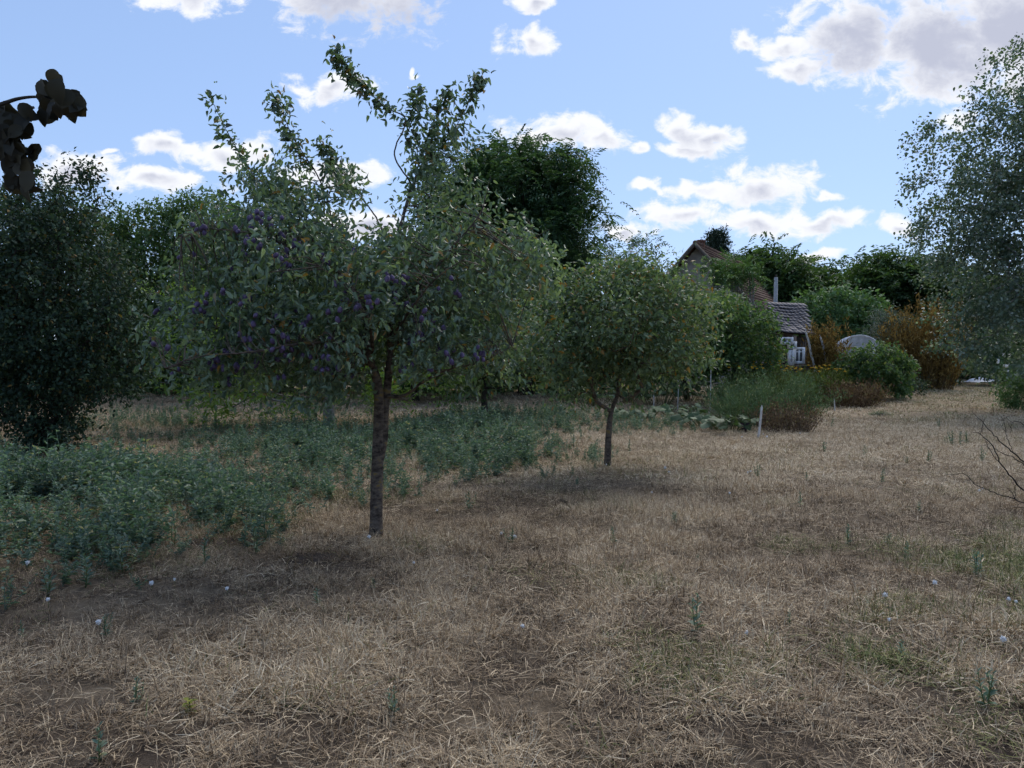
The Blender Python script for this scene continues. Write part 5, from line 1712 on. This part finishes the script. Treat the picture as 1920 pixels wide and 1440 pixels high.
# single weeds standing in the dry grass
HM = []
for k in range(5):
    st, P, A, Nn, LL = MB(), [], [], [], []
    h = .22
    for s_ in range(2 + k % 3):
        az = rng.random() * 6.283; ln = abs(rng.normal()) * .2
        tip = np.array([math.cos(az) * math.sin(ln), math.sin(az) * math.sin(ln), math.cos(ln)]) * h * (.7 + .4 * rng.random())
        pts = smooth_path([np.zeros(3), tip * .5 + rng.normal(size=3) * .01, tip], 5)
        st.tube(pts, np.linspace(.004, .0015, 5), 4, cap=False)
        t = np.linspace(.1, 1, 14); base_ = np.stack([np.interp(t, np.linspace(0, 1, 5), pts[:, c]) for c in range(3)], 1)
        a = np.arange(14) * 2.4; ax = np.stack([np.cos(a), np.sin(a), .5 + .6 * t], 1)
        P.append(base_); A.append(ax); Nn.append(np.tile([0, 0, 1.], (14, 1)) + rng.normal(size=(14, 3)) * .2); LL.append(.055 * (1.15 - .6 * t))
    P, A, Nn, LL = map(np.concatenate, (P, A, Nn, LL))
    me2 = leaves_mesh('weed_leaves', P, unit(A), Nn, LL, LL * .4, 'o', .25, .2)
    me1 = st.mesh('weed_stems')
    me1.materials.append(M_STEM); me2.materials.append(M_HERB)
    HM.append((me1, me2))
L_YOUNG = leaf_mat('young_yellow_leaf', [(0, (.12, .16, .03)), (1, (.30, .30, .05))], .3)
WD = [(1308, 1190, 1.0), (1265, 985, .8), (1420, 900, .7), (1512, 905, .6), (1655, 905, .7), (1620, 855, .7), (1760, 800, .9), (1785, 838, 1.0), (1800, 838, 1.0), (1812, 836, 1.1), (1775, 835, .9), (1700, 870, .6), (1740, 870, .7), (1590, 1030, .7), (1665, 1030, .6), (1700, 1060, .7), (1830, 1095, .9), (960, 1020, .7), (1075, 838, 1.2), (700, 1098, .4), (595, 1130, .7),
      (160, 1085, 1.2), (230, 1060, 1.2), (385, 1050, 1.1), (480, 1030, .9), (325, 1020, 1.3), (90, 1105, 1.0), (880, 960, .8), (1500, 960, .7), (1480, 1180, .4), (1310, 1050, .5), (200, 1185, .6), (255, 1320, .5), (40, 1185, .5), (1150, 1020, .6), (1725, 965, .6), (1545, 850, .8), (1840, 870, .8), (1180, 850, .9), (1560, 800, 1.0), (1690, 1240, .6), (1850, 1330, .8), (740, 1330, .5), (185, 1425, .7)]
for k, (px, py, s) in enumerate(WD):
    p = gz(G(px, py)); p[2] += .02
    root = empty('weed', p, rng.random() * 6); tag(root, *(('green weed along the front edge of the herb patch', 'weed', 'weeds edging the herbs') if px < 490 and py < 1110 else ('upright weed in the loose row near the dead shrub', 'weed', 'weeds in a row') if 1755 < px < 1815 and py < 840
        else ('lone green weed standing in the dry grass', 'weed', 'lone weeds in the dry grass')))
    m1, m2 = HM[k % 5]
    for nm, me in (('stems', m1), ('leaves', m2)):
        o = bpy.data.objects.new(nm, me); COL.objects.link(o); o.parent = root
        if nm == 'leaves': o['kind'] = 'stuff'
    root.scale = (s, s, s * (.8 + .5 * rng.random()))
p = gz(G(355, 1335)); p[2] += .02
root = empty('seedling', p); tag(root, 'yellow-green seedling alone in the dry grass in front of the herbs', 'seedling')
mb = MB(); mb.tube(np.array([[0, 0, 0], [.002, 0, .04], [0, 0, .085]]), .003, 5); mb.build('stem', M_STEM, root)
for k in range(11):
    a = k * 2.4; z_ = .02 + .006 * k
    me = leaves_mesh('leaf', np.array([[0, 0, z_]]), np.array([[math.cos(a), math.sin(a), .45]]), np.array([[0, 0, 1.]]), .038, .026, 'o', .2, .2, rnd=np.array([rng.random()])); me.materials.append(L_YOUNG)
    link('leaf', me, None, root)
# tall pale weed in front of the dark shrub
p = gz(G(128, 868)); root = empty('mullein', p); tag(root, 'pale grey-green weed standing alone at the foot of the big dark shrub', 'weed')
mb = MB(); mb.tube(smooth_path([[0, 0, 0], [.02, 0, .25], [-.02, 0, .52]], 7), np.linspace(.009, .003, 7), 5); mb.build('stem', M_STEM, root, True)
k = 34; t = np.linspace(.06, 1, k); a = np.arange(k) * 2.4
L_ = .10 * (1.2 - .7 * t)
tag(link('leaves', leaves_mesh('leaves', np.stack([0 * t, 0 * t, .52 * t], 1), unit(np.stack([np.cos(a), np.sin(a), .5 + 0 * a], 1)), np.tile([0, 0, 1.], (k, 1)), L_, L_ * .45, 'o'), L_GREY, root), kind='stuff')

# scuffed heaps of straw and soil
for px, py, w, lab in ((592, 1046, .34, 'scuffed heap of dark soil and straw in front of the plum trunk'), (1650, 778, .30, 'small green turf hump at the bend of the dry strip'), (400, 1010, .40, 'loose heap of pale straw at the edge of the herbs')):
    p = gz(G(px, py)); root = empty('straw_heap', p); tag(root, lab, 'heap')
    an = np.linspace(0, 6.283, 17)[:-1]
    rings = [np.stack([w * r_ * np.cos(an) * (1 + .15 * np.sin(an * 3 + 1)), w * .7 * r_ * np.sin(an), np.full(16, .07 * (1 - r_ ** 2)) + rng.normal(size=16) * .010], 1) for r_ in (1, .7, .4)]
    V = np.concatenate(rings + [[[0, 0, .075]]])
    q_ = np.concatenate([np.stack([j * 16 + np.arange(16), j * 16 + (np.arange(16) + 1) % 16, (j + 1) * 16 + (np.arange(16) + 1) % 16, (j + 1) * 16 + np.arange(16)], 1) for j in range(2)])
    t3 = np.stack([32 + np.arange(16), 32 + (np.arange(16) + 1) % 16, np.full(16, 48)], 1)
    M_CLOD = bpy.data.materials.get('clod') or surf_mat('clod', [(.3, (.03, .022, .017)), (.7, (.09, .065, .048))], 14, .95, .02, .8)
    link('mound', np_mesh('mound', V, [q_, t3], smooth=True), M_CLOD, root)
    gb = MB()
    for _ in range(330):
        a_, r_ = rng.random() * 6.283, math.sqrt(rng.random())
        blade_mesh(gb, (w * r_ * math.cos(a_), w * .7 * r_ * math.sin(a_), .075 * (1 - r_ ** 2)), rng.random() * 6.283, R(20 + 60 * rng.random()), .06 + .12 * rng.random(), .005, .2, rng.random())
    tag(gb.build('straw', L_FERN if 'green' in lab else L_DRY, root), kind='stuff')

# bare dead shrub reaching in at the right
f = gz(np.array([at(1990, 960, 7.4)[0], 7.4, 0])); Y = 7.4
root = empty('dead_shrub', f); tag(root, 'bare dead shrub with thin black twigs reaching over the dry grass', 'shrub')
M_DEAD = surf_mat('dead_twig', [(.3, (.014, .011, .010)), (.7, (.045, .036, .03))], 25)
A = lambda px, py, d=0.: at(px, py, Y + d)
dead = [([f, A(1950, 945), A(1915, 915, -.05), A(1880, 875, -.1), A(1860, 835, -.1), A(1838, 815, -.1), A(1822, 810, -.1)], .010), ([f, A(1960, 890), A(1920, 865, .1), A(1880, 832, .15), A(1845, 795, .2), A(1822, 770, .2)], .011), ([f, A(1950, 955, -.1), A(1905, 938, -.2), A(1860, 922, -.25), A(1828, 908, -.3), A(1808, 889, -.3), A(1770, 891, -.3)], .007),
        ([f, A(1980, 900, .1), A(1930, 876, .2), A(1900, 858, .25), A(1870, 845, .3), A(1850, 828, .3)], .008), ([f, A(1990, 850, 0), A(1950, 820, 0), A(1905, 790, 0), A(1893, 812, 0)], .006), ([A(1905, 938, -.2), A(1898, 925, -.2), A(1888, 915, -.2)], .003), ([A(1903, 935, -.2), A(1904, 920, -.2), A(1903, 907, -.2)], .003), ([A(1880, 875, -.1), A(1862, 853, -.05), A(1850, 830, 0), A(1846, 818, 0)], .004),
        ([A(1838, 815, -.1), A(1840, 805, -.1), A(1844, 796, -.1)], .003), ([f, A(1960, 960, -.2), A(1920, 952, -.3), A(1900, 951, -.3)], .004), ([A(1900, 850, .1), A(1888, 820, .1), A(1885, 800, .1), A(1878, 780, .1)], .003), ([f, A(2060, 820), A(2100, 760)], .010), ([f, A(2000, 830, .2), A(1990, 760, .3)], .009)]
for cps, r_ in dead:
    P = smooth_path(cps, 6 * len(cps)); P[1:-1] += rng.normal(size=(len(P) - 2, 3)) * .004
    mb = MB(); mb.tube(P - f, np.linspace(r_, .0016, len(P)), 6)
    for k in range(3):
        j = rng.integers(len(P) // 3, len(P) - 1); d_ = unit(rng.normal(size=3) + [-.3, 0, .4])
        mb.tube(np.array([P[j], P[j] + d_ * .04, P[j] + d_ * .08 + [0, 0, .01]]) - f, [.002, .0016, .001], 4)
    mb.build('branch', M_DEAD, root, True)
